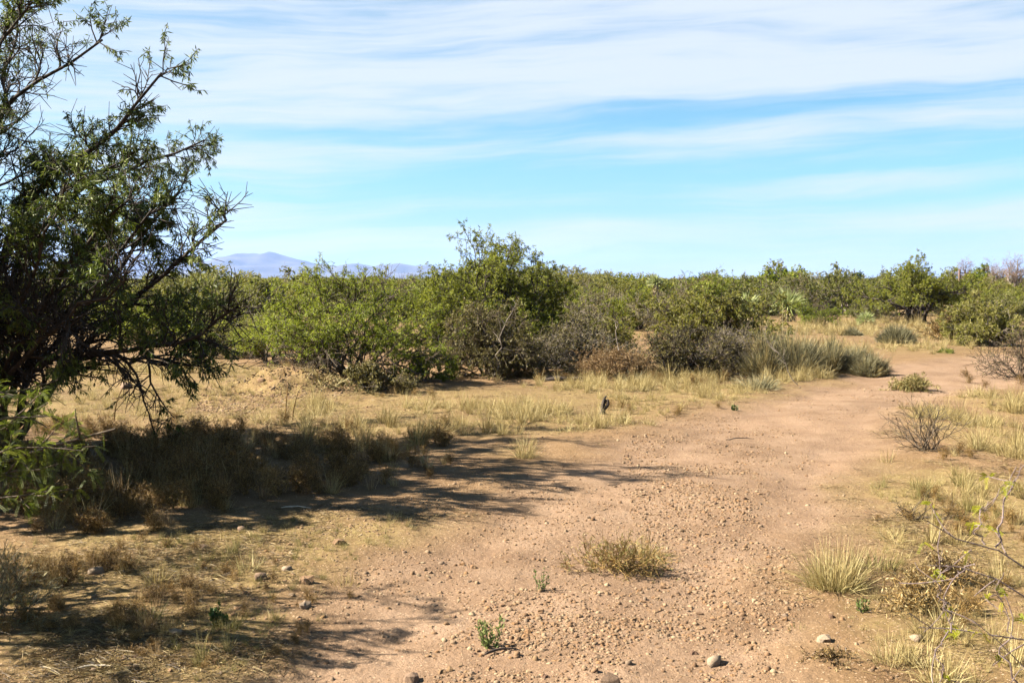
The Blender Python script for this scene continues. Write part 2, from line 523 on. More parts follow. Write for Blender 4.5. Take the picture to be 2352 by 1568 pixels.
def mat_dirt():
    m, nt, N, L, out = mat_base('desert_dirt')
    tc = N.new('ShaderNodeTexCoord')

    def noise(scale, detail=6, rough=0.6):
        n = N.new('ShaderNodeTexNoise'); n.inputs['Scale'].default_value = scale
        n.inputs['Detail'].default_value = detail; n.inputs['Roughness'].default_value = rough
        L.new(tc.outputs['Object'], n.inputs['Vector'])
        return n.outputs[0]

    def ramp(v, *st):
        r = N.new('ShaderNodeValToRGB'); cr = r.color_ramp
        while len(cr.elements) < len(st):
            cr.elements.new(0.5)
        for e, (p, c) in zip(cr.elements, st):
            e.position = p; e.color = (*c, 1) if not np.isscalar(c) else (c, c, c, 1)
        L.new(v, r.inputs[0]); return r.outputs[0]

    def mix(f, a, b, bt='MIX'):
        x = N.new('ShaderNodeMix'); x.data_type = 'RGBA'; x.blend_type = bt
        for s, v in ((0, f), (6, a), (7, b)):
            if hasattr(v, 'links'):
                L.new(v, x.inputs[s])
            else:
                x.inputs[s].default_value = v
        return x.outputs[2]
    vo = N.new('ShaderNodeTexVoronoi'); vo.inputs['Scale'].default_value = 75.0; vo.inputs['Randomness'].default_value = 1.0
    L.new(tc.outputs['Object'], vo.inputs['Vector'])
    vsel = N.new('ShaderNodeSeparateColor'); L.new(vo.outputs['Color'], vsel.inputs[0])
    gritm = N.new('ShaderNodeMath'); gritm.operation = 'GREATER_THAN'; L.new(vsel.outputs[0], gritm.inputs[0]); gritm.inputs[1].default_value = 0.62
    near_ = N.new('ShaderNodeMath'); near_.operation = 'LESS_THAN'; L.new(vo.outputs['Distance'], near_.inputs[0]); near_.inputs[1].default_value = 0.38
    grit = N.new('ShaderNodeMath'); grit.operation = 'MULTIPLY'; L.new(gritm.outputs[0], grit.inputs[0]); L.new(near_.outputs[0], grit.inputs[1])
    big, mid, fine, grain = noise(0.35, 4), noise(2.6, 6), noise(26, 6, 0.65), noise(170, 3, 0.7)
    at = N.new('ShaderNodeAttribute'); at.attribute_name = 'path'
    gr = N.new('ShaderNodeAttribute'); gr.attribute_name = 'straw'
    sand = ramp(mid, (0.25, (.128, .079, .047)), (0.5, (.165, .106, .066)), (0.78, (.205, .138, .091)))
    earth = ramp(mid, (0.25, (.088, .052, .025)), (0.5, (.135, .083, .041)), (0.8, (.178, .114, .061)))
    c = mix(at.outputs['Fac'], earth, sand)
    straw = ramp(fine, (0.3, (.088, .058, .021)), (0.55, (.16, .115, .046)), (0.75, (.225, .172, .074)))
    gm = N.new('ShaderNodeMath'); gm.operation = 'MULTIPLY'; gm.use_clamp = True
    L.new(gr.outputs['Fac'], gm.inputs[0])
    L.new(ramp(mid, (0.35, 0.25), (0.62, 1.0)), gm.inputs[1])
    c = mix(gm.outputs[0], c, straw)
    c = mix(0.55, c, ramp(grain, (0.28, (.55, .52, .50)), (0.5, (1, 1, 1)), (0.72, (1.3, 1.25, 1.2))), 'MULTIPLY')
    gc = ramp(vsel.outputs[1], (0.0, (.10, .058, .030)), (0.5, (.21, .13, .075)), (1.0, (.33, .24, .155)))
    c = mix(grit.outputs[0], c, gc)
    c = mix(0.6, c, ramp(noise(0.9, 5), (0.32, (.74, .71, .68)), (0.52, (1, 1, 1)), (0.7, (1.14, 1.15, 1.17))), 'MULTIPLY')
    c = mix(0.5, c, ramp(big, (0.3, (.66, .64, .62)), (0.5, (1, 1, 1)), (0.7, (1.2, 1.2, 1.2))), 'MULTIPLY')
    p = N.new('ShaderNodeBsdfPrincipled'); p.inputs['Roughness'].default_value = 0.95
    p.inputs['Specular IOR Level'].default_value = 0.1
    L.new(c, p.inputs['Base Color'])
    h = N.new('ShaderNodeMath'); h.operation = 'ADD'
    h2 = N.new('ShaderNodeMath'); h2.operation = 'MULTIPLY'; h2.inputs[1].default_value = 0.25
    L.new(grain, h2.inputs[0]); L.new(fine, h.inputs[0]); L.new(h2.outputs[0], h.inputs[1])
    h3 = N.new('ShaderNodeMath'); h3.operation = 'MULTIPLY_ADD'; h3.inputs[1].default_value = 0.35
    L.new(grit.outputs[0], h3.inputs[0]); L.new(h.outputs[0], h3.inputs[2]); h = h3
    b = N.new('ShaderNodeBump'); b.inputs['Strength'].default_value = 0.9; b.inputs['Distance'].default_value = 0.02
    L.new(h.outputs[0], b.inputs['Height']); L.new(b.outputs[0], p.inputs['Normal'])
    L.new(p.outputs[0], out.inputs[0])
    return m


M['dirt'] = mat_dirt()

# ------------------------------------------------------------------ terrain
PATH = np.array([ground_at(*p)[:2] for p in ((1150, 2600), (1190, 1560), (1330, 1300), (1565, 1130), (1760, 1000), (1890, 925), (2080, 875), (2230, 846),
                                              (2480, 826), (3000, 812))])
PATHW = np.array([1.05, 1.05, 1.1, 1.15, 1.1, 1.0, 1.15, 1.5, 1.7, 1.8])


def path_mask(x, y, raw=False):
    """1 on the trodden track, falling to 0 past its ragged edge"""
    best = np.full(np.shape(x), 9.0)
    for k in range(len(PATH) - 1):
        a, b = PATH[k], PATH[k + 1]
        ab = b - a
        t = np.clip(((x - a[0]) * ab[0] + (y - a[1]) * ab[1]) / (ab @ ab), 0, 1)
        d = np.hypot(x - a[0] - t * ab[0], y - a[1] - t * ab[1]) - (PATHW[k] * (1 - t) + PATHW[k + 1] * t)
        best = np.minimum(best, d)
    if raw:
        return best
    best = best + 0.5 * vnoise(x * 1.3, y * 1.3) + 0.3 * vnoise(x * 4 + 9, y * 4)
    return np.clip(0.5 - best / 0.7, 0, 1)


MOUND = ground_at(640, 905)[:2] + np.array([0, 0.5])


def height(x, y):
    x = np.asarray(x, float); y = np.asarray(y, float)
    r = np.hypot(x, y)
    near = np.clip((60 - r) / 30, 0, 1)
    h = 0.10 * vnoise(x * 0.23 + 3, y * 0.23) + 0.05 * vnoise(x * 0.7, y * 0.7 + 5)
    h += near * (0.020 * vnoise(x * 2.3, y * 2.3) + 0.012 * vnoise(x * 6.1, y * 6.1) + 0.007 * vnoise(x * 15.0, y * 15.0))
    h -= 0.035 * path_mask(x, y)
    lat = path_mask(x, y, True) + 1.1                # about the distance from the middle of the track
    h -= near * 0.014 * np.exp(-((lat - .68) / .17) ** 2) * (0.75 + 0.9 * vnoise(x * .8, y * .8))
    dx, dy = (x - MOUND[0]) / 1.0, (y - MOUND[1]) / 0.9
    q = np.exp(-(dx ** 2 + dy ** 2) * 1.1)
    h += q * (0.30 + 0.22 * vnoise(x * 3.1 + 1, y * 3.1) + 0.12 * vnoise(x * 9, y * 9))
    hole = np.exp(-(((x - MOUND[0] + 0.62) / 0.25) ** 2 + ((y - MOUND[1] + 0.45) / 0.22) ** 2))
    h -= 0.26 * hole
    return h - 0.02


GRASS = [  # (centre x, centre y, half width, half height) on the view, tufts per square metre, kind, blade height
    (1060, 968, 420, 34, 20, 'straw', .2), (820, 935, 170, 18, 18, 'straw', .18), (1600, 893, 330, 26, 20, 'straw', .18),
    (1290, 968, 150, 26, 14, 'straw', .20), (1350, 880, 140, 10, 6, 'straw', .22), (300, 930, 300, 36, 9, 'straw', .15), (330, 850, 240, 16, 8, 'straw', .25),
    (1700, 862, 300, 14, 14, 'straw', .30), (1850, 870, 140, 12, 16, 'straw', .30), (2010, 800, 260, 16, 5, 'straw', .26), (2050, 765, 260, 14, 3, 'straw', .32),
    (1900, 750, 300, 10, 2.2, 'straw', .35), (2150, 745, 200, 8, 2.2, 'straw', .35), (2280, 1000, 130, 70, 60, 'straw', .19), (2300, 920, 90, 36, 22, 'straw', .2),
    (2280, 1130, 150, 75, 45, 'straw', .13), (2140, 1120, 120, 70, 12, 'straw_green', .14), (2230, 1290, 150, 80, 20, 'straw', .16),
    (2240, 1510, 180, 70, 24, 'straw', .20), (900, 800, 300, 14, 3, 'straw', .35), (1330, 930, 200, 14, 3, 'straw', .18),
    (560, 975, 330, 18, 4, 'straw', .22), (330, 1330, 300, 80, 6, 'straw_green', .10), (300, 1450, 330, 90, 8, 'straw_green', .10),
    (350, 1300, 470, 110, 45, 'straw_green', .05), (720, 1230, 330, 50, 50, 'straw', .05), (2160, 1230, 230, 170, 60, 'straw', .06), (2200, 1450, 220, 110, 60, 'straw', .055), (950, 935, 650, 50, 14, 'straw', .09),
    (420, 880, 420, 40, 10, 'straw', .10), (400, 1480, 380, 90, 55, 'straw_green', .05), (1550, 900, 420, 30, 12, 'straw', .10),
    (800, 1020, 170, 22, 7, 'straw_green', .24), (1180, 1035, 70, 18, 3, 'straw', .25),
]


def grass_zone(e):
    px, py, rx, ry = e[:4]
    c = ground_at(px, py)
    far, near_ = ground_at(px, py - ry)[1], ground_at(px, py + ry)[1]
    return c[0], 0.5 * (far + near_), rx * c[1] / FPX, 0.5 * (far - near_)


def straw_mask(x, y):
    m = np.zeros(np.shape(x))
    for e in GRASS:
        gx, gy, ax, ay = grass_zone(e)
        q = ((x - gx) / ax) ** 2 + ((y - gy) / ay) ** 2
        m = np.maximum(m, np.clip(1.4 - q, 0, 1) * min(1, e[4] / 8))
    m = np.maximum(m, np.clip((np.hypot(x, y) - 22) / 14, 0, 1) * (0.55 + 0.6 * vnoise(x * 0.3, y * 0.3)))
    return np.clip(m, 0, 1) * (1 - path_mask(x, y))


def build_terrain():
    front = np.linspace(-33, 33, 330)
    back = np.linspace(33, 327, 46)[1:-1]
    ang = np.radians(np.concatenate([front, back]))
    rr = np.concatenate([np.linspace(0.25, 3.4, 14), np.geomspace(3.6, 45, 280), np.geomspace(48, 8400, 60)])
    X = rr[:, None] * np.sin(ang)[None]; Y = rr[:, None] * np.cos(ang)[None]
    Z = height(X, Y)
    Z = np.where(rr[:, None] > 400, -0.05, Z)
    pm, sm = path_mask(X, Y), straw_mask(X, Y)
    na, nr = len(ang), len(rr)
    i = np.arange(nr - 1)[:, None] * na; j = np.arange(na)[None]; k = (j + 1) % na
    Q = np.stack([i + j, i + na + j, i + na + k, i + k], -1).reshape(-1, 4)
    V = np.stack([X, Y, Z], -1).reshape(-1, 3)
    pmf = pm.reshape(-1)[Q].mean(1) > 0.45
    rq = np.hypot(*V[Q[:, 0], :2].T)
    pmf &= (rq < 40)
    objs = []
    for name, sel in (('ground', ~pmf), ('dirt_path', pmf)):
        q = Q[sel]
        used, inv = np.unique(q, return_inverse=True)
        T = None
        v = V[used]; a1, a2 = pm.reshape(-1)[used], sm.reshape(-1)[used]
        if name == 'ground':                      # close the middle under the camera
            ring = np.searchsorted(used, np.arange(na)) if np.isin(np.arange(na), used).all() else None
            if ring is not None:
                v = np.concatenate([v, [[0, 0, float(height(0, 0))]]]); a1 = np.append(a1, 0); a2 = np.append(a2, 0)
                T = np.stack([np.full(na, len(v) - 1), ring, np.roll(ring, -1)], -1)
        me = new_mesh(name, v, inv.reshape(-1, 4), T, M['dirt'], True, {'path': a1, 'straw': a2})
        o = mesh_obj(name, me)
        tag(o, {'ground': 'open desert ground of tan earth and dry straw', 'dirt_path': 'bare sandy track curving away to the scrub'}[name], None, kind='structure')
        objs.append(o)
    return objs


ground, dirt_path = build_terrain()


def on_ground(px, py, sink=0.02):
    p = ground_at(px, py)
    p[2] = float(height(p[0], p[1])) - sink
    return p


# mountains on the horizon
def build_mountains():
    prof = np.array([(-500, 600), (-300, 588), (-100, 597), (100, 590), (280, 590), (330, 585), (400, 600), (470, 606), (505, 597), (530, 590), (560, 588), (590, 587),
                     (620, 582), (645, 588), (680, 596), (720, 606), (780, 612), (830, 606), (860, 609), (900, 611), (950, 607), (1010, 612), (1100, 616), (1200, 620),
                     (1310, 620), (1350, 625), (1400, 633), (1470, 639), (1560, 643), (1900, 643), (2000, 636), (2190, 630), (2210, 627), (2260, 633), (2400, 636), (2700, 632), (2900, 641)], float)
    d0 = 6400.0
    xs = np.linspace(-4200, 4300, 360)
    px = xs * FPX / d0 + CX
    crest = (HOR - np.interp(px, prof[:, 0], prof[:, 1])) / FPX * d0 * 1.15 - 3.0
    crest = crest + (18 * vnoise(xs / 95, xs * 0) + 12 * vnoise(xs / 38, xs * 0 + 3) + 6 * vnoise(xs / 15, xs * 0 + 9)) * np.clip(crest / 60, 0, 1)
    ys = np.linspace(-1, 1, 34)
    X, S = np.meshgrid(xs, ys)
    rid = 1 - np.abs(S)
    n = 0.5 * vnoise(X / 260, S * 2.2 + 3) + 0.3 * vnoise(X / 110 + 7, S * 5) + 0.2 * vnoise(X / 45, S * 11)
    Z = np.maximum(crest[None], 0) * np.clip(rid ** 0.8 + n * 1.3 * rid * (1 - rid) * 2.4, 0, None) + 5 * n * (rid > .9) - 6
    Y = d0 + S * 900 + 60 * n
    nx, ny = len(xs), len(ys)
    i = (np.arange(ny - 1)[:, None] * nx + np.arange(nx - 1)[None])
    Q = np.stack([i, i + 1, i + nx + 1, i + nx], -1).reshape(-1, 4)
    mm = mat_rough('mountain_rock', (.03, .03, .034), (.075, .065, .064), 0.006, bump=0.0)
    me = new_mesh('mountains', np.stack([X, Y, Z], -1), Q, None, mm, True)
    tag(mesh_obj('mountains', me), 'long hazy blue mountain range on the horizon', None, kind='structure')


build_mountains()


# ------------------------------------------------------------------ plant builders
def resample(pts, K):
    pts = np.asarray(pts, float)
    d = np.r_[0, np.cumsum(np.linalg.norm(np.diff(pts, axis=0), axis=1))]
    t = np.linspace(0, d[-1], K)
    return np.stack([np.interp(t, d, pts[:, k]) for k in range(3)], -1)


def smooth_line(pts, K, rng=None, jit=0.0):
    """a rounded, slightly crooked line through the points"""
    p = resample(pts, K)
    for _ in range(2):
        p[1:-1] = 0.25 * p[:-2] + 0.5 * p[1:-1] + 0.25 * p[2:]
    if rng is not None and jit:
        p[1:-1] += rng.normal(size=(K - 2, 3)) * jit
    return p


def woody(seed, a, h, stems, n2, n3, n4, per, L, W, leaf, bark, b=None, low=12, r0=0.05, droop=0.8, wig=0.16, base=0.12, twig=0.2, per3=0.0, pair=True,
          trunk_h=0.0, l2=0.42, l3=0.24, sides=5, gap=0.0, skirt=0.0, fine=True):
    """a many-stemmed desert shrub or small tree; returns the meshes of its trunk and its crown"""
    rng = np.random.default_rng(seed)
    b = a if b is None else b
    K = 8
    S = np.empty((stems, K, 3)); SR = np.empty((stems, K))
    for i in range(stems):
        az = 2 * np.pi * (i + rng.uniform(-.35, .35)) / stems
        el = RAD(rng.uniform(low, 86)) if i % 3 else RAD(rng.uniform(low, 45))
        k = rng.uniform(.72, .98)
        tip = np.array([a * np.cos(el) * np.cos(az), b * np.cos(el) * np.sin(az), trunk_h * .5 + (h - trunk_h * .5) * np.sin(el) ** 0.8]) * k
        st = np.array([base * np.cos(az) * rng.random(), base * np.sin(az) * rng.random(), -0.05])
        mid = np.array([tip[0] * .38, tip[1] * .38, trunk_h + (tip[2] - trunk_h) * rng.uniform(.38, .55)]) if trunk_h else \
            np.array([tip[0] * .45, tip[1] * .45, tip[2] * rng.uniform(.42, .6)])
        pts = [st, mid, tip] if not trunk_h else [st, np.array([st[0], st[1], trunk_h * .8]), mid, tip]
        S[i] = smooth_line(pts, K, rng, 0.03 * h)
        rr = r0 * rng.uniform(.55, 1.1)
        SR[i] = rr * np.linspace(1, .16, K)
    size = (a + h) / 2
    B2, R2 = kids(S, SR, n2, rng, .25, 1, size * l2, .75, 6, .05, wig, .6, .004)
    B3, R3 = kids(B2, R2, n3, rng, .2, 1, size * l3, .8, 4, .03, wig * 1.3, .6, .003)
    B4, R4 = kids(B3, R3, n4, rng, .15, 1, twig, .8, 2, 0., wig * 1.3, .6, .002)
    B4[..., 2] = np.maximum(B4[..., 2], 0.03)
    up_ = B2[(B2[:, -1, 2] > .62 * h) & (rng.random(len(B2)) < .6)]
    B5, R5 = kids(up_, np.full(up_.shape[:2], .006), 1, rng, .7, 1, size * .17, .5, 6, .12, .16, .6, .0022, fall=0)
    g = Geo()
    g.tubes(B5, R5, 3)
    g.tubes(S, SR, sides + 1).tubes(B2, R2, sides - 1).tubes(B3, R3, 3)
    if fine:
        g.tubes(B4, R4, 3)
    c = Geo()
    keep = B4
    if gap:                                    # whole sprays bare, so that the crown has holes
        f = vnoise(B4[:, 1, 0] * 2.1 / size + 5, B4[:, 1, 2] * 2.6 / size + B4[:, 1, 1] * 2.1 / size) > -0.5 + gap
        keep = B4[f]
    if skirt:                                  # bare stems show below the leaves
        keep = keep[keep[:, 1, 2] > h * skirt * rng.uniform(.5, 1.4, len(keep))]
        B3 = B3[B3[:, 2, 2] > h * skirt]
    leaf_on(c, keep, per, rng, L, W, droop, pair=pair)
    leaf_on(c, B5, per * 1.8, rng, L * .8, W * .8, droop, pair=pair)
    if per3:
        leaf_on(c, B3, per3, rng, L, W, droop, pair=pair)
    return [('trunk', g.mesh('trunk', bark, True)), ('crown', c.mesh('crown', leaf))]


def tuft_mesh(name, seed, n, h, spread, mat, w=0.005, lean=0.55, droop=0.5):
    rng = np.random.default_rng(seed)
    az = rng.random(n) * 2 * np.pi
    rad = np.sqrt(rng.random(n)) * spread
    pos = np.stack([np.cos(az) * rad, np.sin(az) * rad, np.full(n, -0.01)], -1)
    az2 = az + rng.normal(0, .6, n)
    le = np.abs(rng.normal(0, lean, n))
    d = np.stack([np.cos(az2) * np.sin(le), np.sin(az2) * np.sin(le), np.cos(le)], -1)
    g = Geo().strips(pos, d, h * rng.uniform(.35, 1.15, n), w, droop * rng.uniform(.1, 1.3, n), rng, (1, .75, .2))
    return g.mesh(name, mat)


def twig_tangle(name, seed, a, h, stems, mat, n2=6, n3=5, r=0.006, wig=.25, up=.02, low=5, leafmat=None, per=0, L=.03, W=.008, b=None, rend=.0015):
    """a low bare tangle of twigs, with small leaf scraps if asked"""
    rng = np.random.default_rng(seed)
    b = a if b is None else b
    K = 6
    S = np.empty((stems, K, 3)); SR = np.empty((stems, K))
    for i in range(stems):
        az = 2 * np.pi * (i + rng.uniform(-.5, .5)) / stems
        el = RAD(rng.uniform(low, 85))
        k = rng.uniform(.6, 1)
        tip = np.array([a * np.cos(el) * np.cos(az), b * np.cos(el) * np.sin(az), h * np.sin(el)]) * k
        st = rng.normal(0, .02, 3); st[2] = -.02
        S[i] = smooth_line([st, tip * .5 + np.array([0, 0, h * .08]), tip], K, rng, .02)
        SR[i] = r * np.linspace(1, .35, K)
    B2, R2 = kids(S, SR, n2, rng, .2, 1, (a + h) * .28, .7, 5, up, wig, .7, rend)
    B3, R3 = kids(B2, R2, n3, rng, .2, 1, (a + h) * .14, .8, 4, up, wig, .7, rend)
    for B in (B2, B3):
        B[..., 2] = np.maximum(B[..., 2], .01)
    g = Geo()
    for P, R_, n in ((S, SR, 5), (B2, R2, 3), (B3, R3, 3)):
        g.tubes(P, R_, n, a=rng.random(len(P)))
    parts = [('twigs', g.mesh(name, mat))]
    if leafmat is not None:
        c = Geo()
        leaf_on(c, B3, per, rng, L, W, .4, pair=False, down=.1)
        leaf_on(c, B2, per, rng, L, W, .4, pair=False, down=.1)
        parts.append(('leaves', c.mesh(name + '_leaves', leafmat)))
    return parts


def herb(name, seed, n, h, spread, mat, L=.022, W=.006, rows=26):
    """upright stems set all round with small narrow leaves"""
    rng = np.random.default_rng(seed)
    K = 5
    S = np.empty((n, K, 3))
    for i in range(n):
        az = rng.random() * 2 * np.pi
        tip = np.array([np.cos(az) * spread * rng.uniform(.2, 1), np.sin(az) * spread * rng.uniform(.2, 1), h * rng.uniform(.55, 1.05)])
        S[i] = smooth_line([np.array([0, 0, -.02]) + rng.normal(0, .008, 3) * [1, 1, 0], tip * [.75, .75, .5], tip], K, rng, .004)
    SR = np.full((n, K), .0022) * np.linspace(1, .4, K)[None]
    g = Geo().tubes(S, SR, 4)
    c = Geo()
    leaf_on(c, S, rows, rng, L, W, .1, t0=.12, pair=False, down=-.35, out=.8)
    return [('stems', g.mesh(name + '_stems', M['bark_brown'])), ('leaves', c.mesh(name + '_leaves', mat))]


def yucca_parts(seed, r, trunk_h, n=320):
    rng = np.random.default_rng(seed)
    z = rng.uniform(-.35, 1, n); az = rng.random(n) * 2 * np.pi
    q = np.sqrt(1 - z ** 2)
    d = np.stack([q * np.cos(az), q * np.sin(az), z], -1)
    top = np.array([0, 0, trunk_h])
    g = Geo().strips(top + d * r * .08, d, r * rng.uniform(.75, 1.05, n), .032, rng.uniform(0, .25, n), rng, (.9, 1, .12))
    m = 120
    z = rng.uniform(-1, -.45, m); az = rng.random(m) * 2 * np.pi; q = np.sqrt(1 - z ** 2)
    d = np.stack([q * np.cos(az), q * np.sin(az), z], -1)
    s = Geo().strips(top + d * .05 - np.array([0, 0, 1]) * rng.random((m, 1)) * trunk_h * .5, d, r * rng.uniform(.4, .7, m), .045, .4, rng, (.9, 1, .2))
    P = smooth_line([(0, 0, -.1), (.03, 0, trunk_h * .5), (0, 0, trunk_h)], 6)[None]
    t = Geo().tubes(P, np.full((1, 6), .11) * np.linspace(1.2, .8, 6)[None], 8)
    return [('trunk', t.mesh('yucca_trunk', M['bark_brown'], True)), ('rosette', g.mesh('yucca_rosette', M['yucca'])), ('dead_skirt', s.mesh('yucca_skirt', M['yucca_dry']))]


def brush_parts(name, seed, a, h, n, mat, w=.008, b=None, dome=True, ragged=.5):
    """a dense clump of fine upright stems, uneven in height, with stray long ones"""
    rng = np.random.default_rng(seed)
    b = a if b is None else b
    az = rng.random(n) * 2 * np.pi
    q = np.sqrt(rng.random(n))
    cx, cy_ = np.cos(az) * q, np.sin(az) * q
    lump = 1 + ragged * 1.5 * vnoise(cx * 2.2 + seed, cy_ * 2.2) + ragged * .7 * vnoise(cx * 6 + seed, cy_ * 6)
    reach = 1 + ragged * .5 * vnoise(np.cos(az) * 2 + seed, np.sin(az) * 2)
    pos = np.stack([cx * a * .4, cy_ * b * .4, np.zeros(n) - .02], -1)
    tip = np.stack([cx * a * reach, cy_ * b * reach, h * lump * (np.sqrt(np.maximum(0, 1 - q ** 2 * .9)) if dome else 1) * rng.uniform(.5, 1.08, n)], -1)
    stray = rng.random(n) < .04
    tip[stray] *= rng.uniform(1.1, 1.4, (stray.sum(), 1))
    tip += rng.normal(0, .05 * h, tip.shape)
    k = rng.uniform(.0, .7, n)[:, None]
    p0 = pos * (1 - k) + tip * k
    d = tip - p0
    g = Geo().strips(p0, d + rng.normal(0, .2, d.shape) * np.linalg.norm(d, axis=1, keepdims=True), np.linalg.norm(d, axis=1), w, .12 * rng.uniform(0, 2, n), rng, (1, .8, .3))
    return [('stems', g.mesh(name, mat))]


def stone_mesh(name, seed, mat, flat=0.6, rough=0.16, seg=7):
    rng = np.random.default_rng(seed)
    rough = rough * (1.0 if seed % 2 == 0 else 1.45)
    V = [(0, 0, 1)]
    for el in (38, -28):
        for k in range(seg):
            az = 2 * np.pi * (k + .5 * (el < 0)) / seg
            V.append((math.cos(RAD(el)) * math.cos(az), math.cos(RAD(el)) * math.sin(az), math.sin(RAD(el))))
    V.append((0, 0, -1))
    V = np.array(V) * (1 + rough * rng.normal(size=(len(V), 1)))
    V = V * np.array([1, rng.uniform(.6, .95), flat * rng.uniform(.7, 1.1)])
    T, Q = [], []
    n = seg
    for k in range(n):
        j = (k + 1) % n
        T += [(0, 1 + k, 1 + j), (1 + k, 1 + n + k, 1 + j), (1 + j, 1 + n + k, 1 + n + j), (1 + n + k, 2 * n + 1, 1 + n + j)]
    return new_mesh(name, V, None, np.array(T), mat, seed % 2 == 0)


# ------------------------------------------------------------------ the big mesquite on the left
def big_mesquite():
    rng = np.random.default_rng(11)
    base = np.array([-4.75, 10.0, float(height(-4.75, 10.0)) - 0.08])
    W = lambda pts: [point_at(x, y, d) for x, y, d in pts]
    limbs = [  # lines of the main limbs: view x, view y, depth
        ([(70, 985, 9.9), (115, 890, 9.7), (140, 845, 9.6), (182, 820, 9.5), (217, 806, 9.4), (245, 750, 9.3), (259, 694, 9.2), (350, 652, 9.0), (402, 620, 8.9), (440, 588, 8.8), (470, 555, 8.7), (520, 505, 8.5)], .085),
        ([(70, 985, 9.9), (140, 850, 9.7), (200, 812, 9.3), (266, 804, 9.0), (304, 806, 8.8), (350, 795, 8.6), (420, 792, 8.4), (475, 770, 8.2), (505, 738, 8.1), (545, 705, 7.9)], .07),
        ([(205, 815, 9.4), (280, 825, 9.5), (350, 832, 9.6), (402, 832, 9.7), (422, 800, 9.8), (470, 745, 9.9)], .045),
        ([(20, 985, 10.0), (45, 886, 10.2), (84, 834, 10.3), (115, 792, 10.4), (150, 767, 10.4), (196, 715, 10.5), (250, 640, 10.6), (330, 540, 10.8), (420, 430, 11.0)], .08),
        ([(-10, 960, 10.2), (56, 823, 9.9), (101, 785, 9.7), (180, 690, 9.4), (260, 600, 9.1), (310, 540, 8.9), (350, 480, 8.7)], .07),
        ([(-60, 950, 10.1), (-30, 700, 10.0), (35, 469, 9.8), (140, 392, 9.6), (227, 340, 9.4), (287, 297, 9.3), (329, 231, 9.1), (346, 196, 9.1), (371, 168, 9.0)], .085),
        ([(-40, 940, 10.3), (20, 620, 10.6), (115, 465, 10.9), (206, 427, 11.1), (245, 395, 11.2), (332, 374, 11.4), (420, 336, 11.6), (470, 322, 11.7)], .075),
        ([(-80, 940, 10.2), (-120, 600, 10.2), (-60, 330, 10.1), (0, 252, 10.0), (35, 224, 9.9), (98, 182, 9.8), (164, 136, 9.7), (206, 119, 9.7), (235, 92, 9.6)], .085),
        ([(-90, 620, 10.3), (-20, 330, 10.5), (10, 210, 10.6), (35, 105, 10.7), (30, 40, 10.8), (55, 0, 10.9)], .06),
        ([(-110, 640, 10.1), (-80, 330, 9.6), (-20, 140, 9.2), (30, 50, 9.0), (75, 5, 8.9)], .06),
        ([(0, 940, 10.0), (60, 760, 9.3), (120, 650, 8.7), (200, 560, 8.2), (280, 470, 7.9)], .065),
        ([(0, 930, 9.8), (40, 780, 8.9), (70, 640, 8.3), (110, 520, 7.9), (150, 420, 7.6)], .06),
        ([(-20, 930, 10.3), (60, 760, 11.2), (150, 640, 11.9), (240, 520, 12.4), (300, 450, 12.7)], .06),
        ([(-20, 930, 10.0), (60, 820, 8.8), (130, 740, 8.0), (210, 690, 7.5), (290, 640, 7.2)], .055),
        ([(-40, 930, 10.3), (30, 700, 11.2), (60, 560, 11.8), (110, 420, 12.2), (160, 330, 12.4)], .055),
        ([(-60, 900, 10.2), (-20, 640, 10.0), (60, 520, 9.9), (150, 440, 9.8), (240, 400, 9.7), (300, 360, 9.6)], .06),
        # the half of the crown that lies outside the frame
        ([(-120, 930, 10.2), (-300, 700, 10.0), (-430, 520, 9.8), (-560, 380, 9.6)], .08),
        ([(-120, 930, 10.2), (-260, 620, 10.6), (-330, 400, 11.0), (-360, 220, 11.4)], .08),
        ([(-120, 930, 10.2), (-240, 640, 9.5), (-300, 370, 8.8), (-310, 180, 8.4)], .08),
        ([(-120, 930, 10.2), (-330, 800, 10.8), (-560, 650, 11.4), (-700, 560, 11.8)], .07),
        ([(-120, 930, 10.2), (-160, 500, 10.4), (-180, 200, 10.4), (-150, 30, 10.4)], .08),
        ([(-120, 930, 10.2), (-330, 830, 9.2), (-520, 730, 8.4), (-640, 640, 7.8)], .07),
    ]
    K = 14
    world_limbs = [  # boughs of the sunward half, outside the frame
        ([(-5.0, 9.6, .9), (-5.4, 8.8, 1.8), (-5.7, 8.0, 2.6), (-5.9, 7.4, 3.1)], .07), ([(-5.0, 9.6, .8), (-5.1, 8.6, 1.5), (-5.0, 7.9, 2.1), (-4.8, 7.3, 2.5)], .06),
        ([(-5.2, 9.7, 1.0), (-6.0, 9.0, 2.3), (-6.6, 8.3, 3.2), (-7.0, 7.9, 3.7)], .07), ([(-5.2, 9.8, 1.0), (-6.2, 9.4, 1.8), (-6.9, 8.8, 2.3), (-7.4, 8.2, 2.6)], .06),
        ([(-4.9, 9.6, .8), (-4.6, 8.7, 1.6), (-4.3, 8.0, 2.2), (-4.1, 7.4, 2.6)], .055), ([(-5.0, 9.5, .7), (-5.0, 8.5, 1.2), (-4.7, 7.7, 1.5), (-4.3, 7.1, 1.7)], .055), ([(-5.1, 9.5, .8), (-5.6, 8.4, 1.5), (-5.7, 7.6, 1.9), (-5.6, 7.0, 2.2)], .055),
        ([(-4.9, 9.7, .7), (-4.4, 9.2, 1.2), (-4.0, 8.7, 1.5), (-3.95, 8.2, 1.7)], .05), ([(-5.3, 9.8, .8), (-6.1, 9.2, 1.3), (-6.6, 8.4, 1.7), (-6.8, 7.6, 2.0)], .055),
        ([(-5.0, 9.9, 1.2), (-5.4, 9.5, 2.5), (-5.8, 8.9, 3.6), (-6.0, 8.5, 4.2)], .07)]
    S, SR = [], []
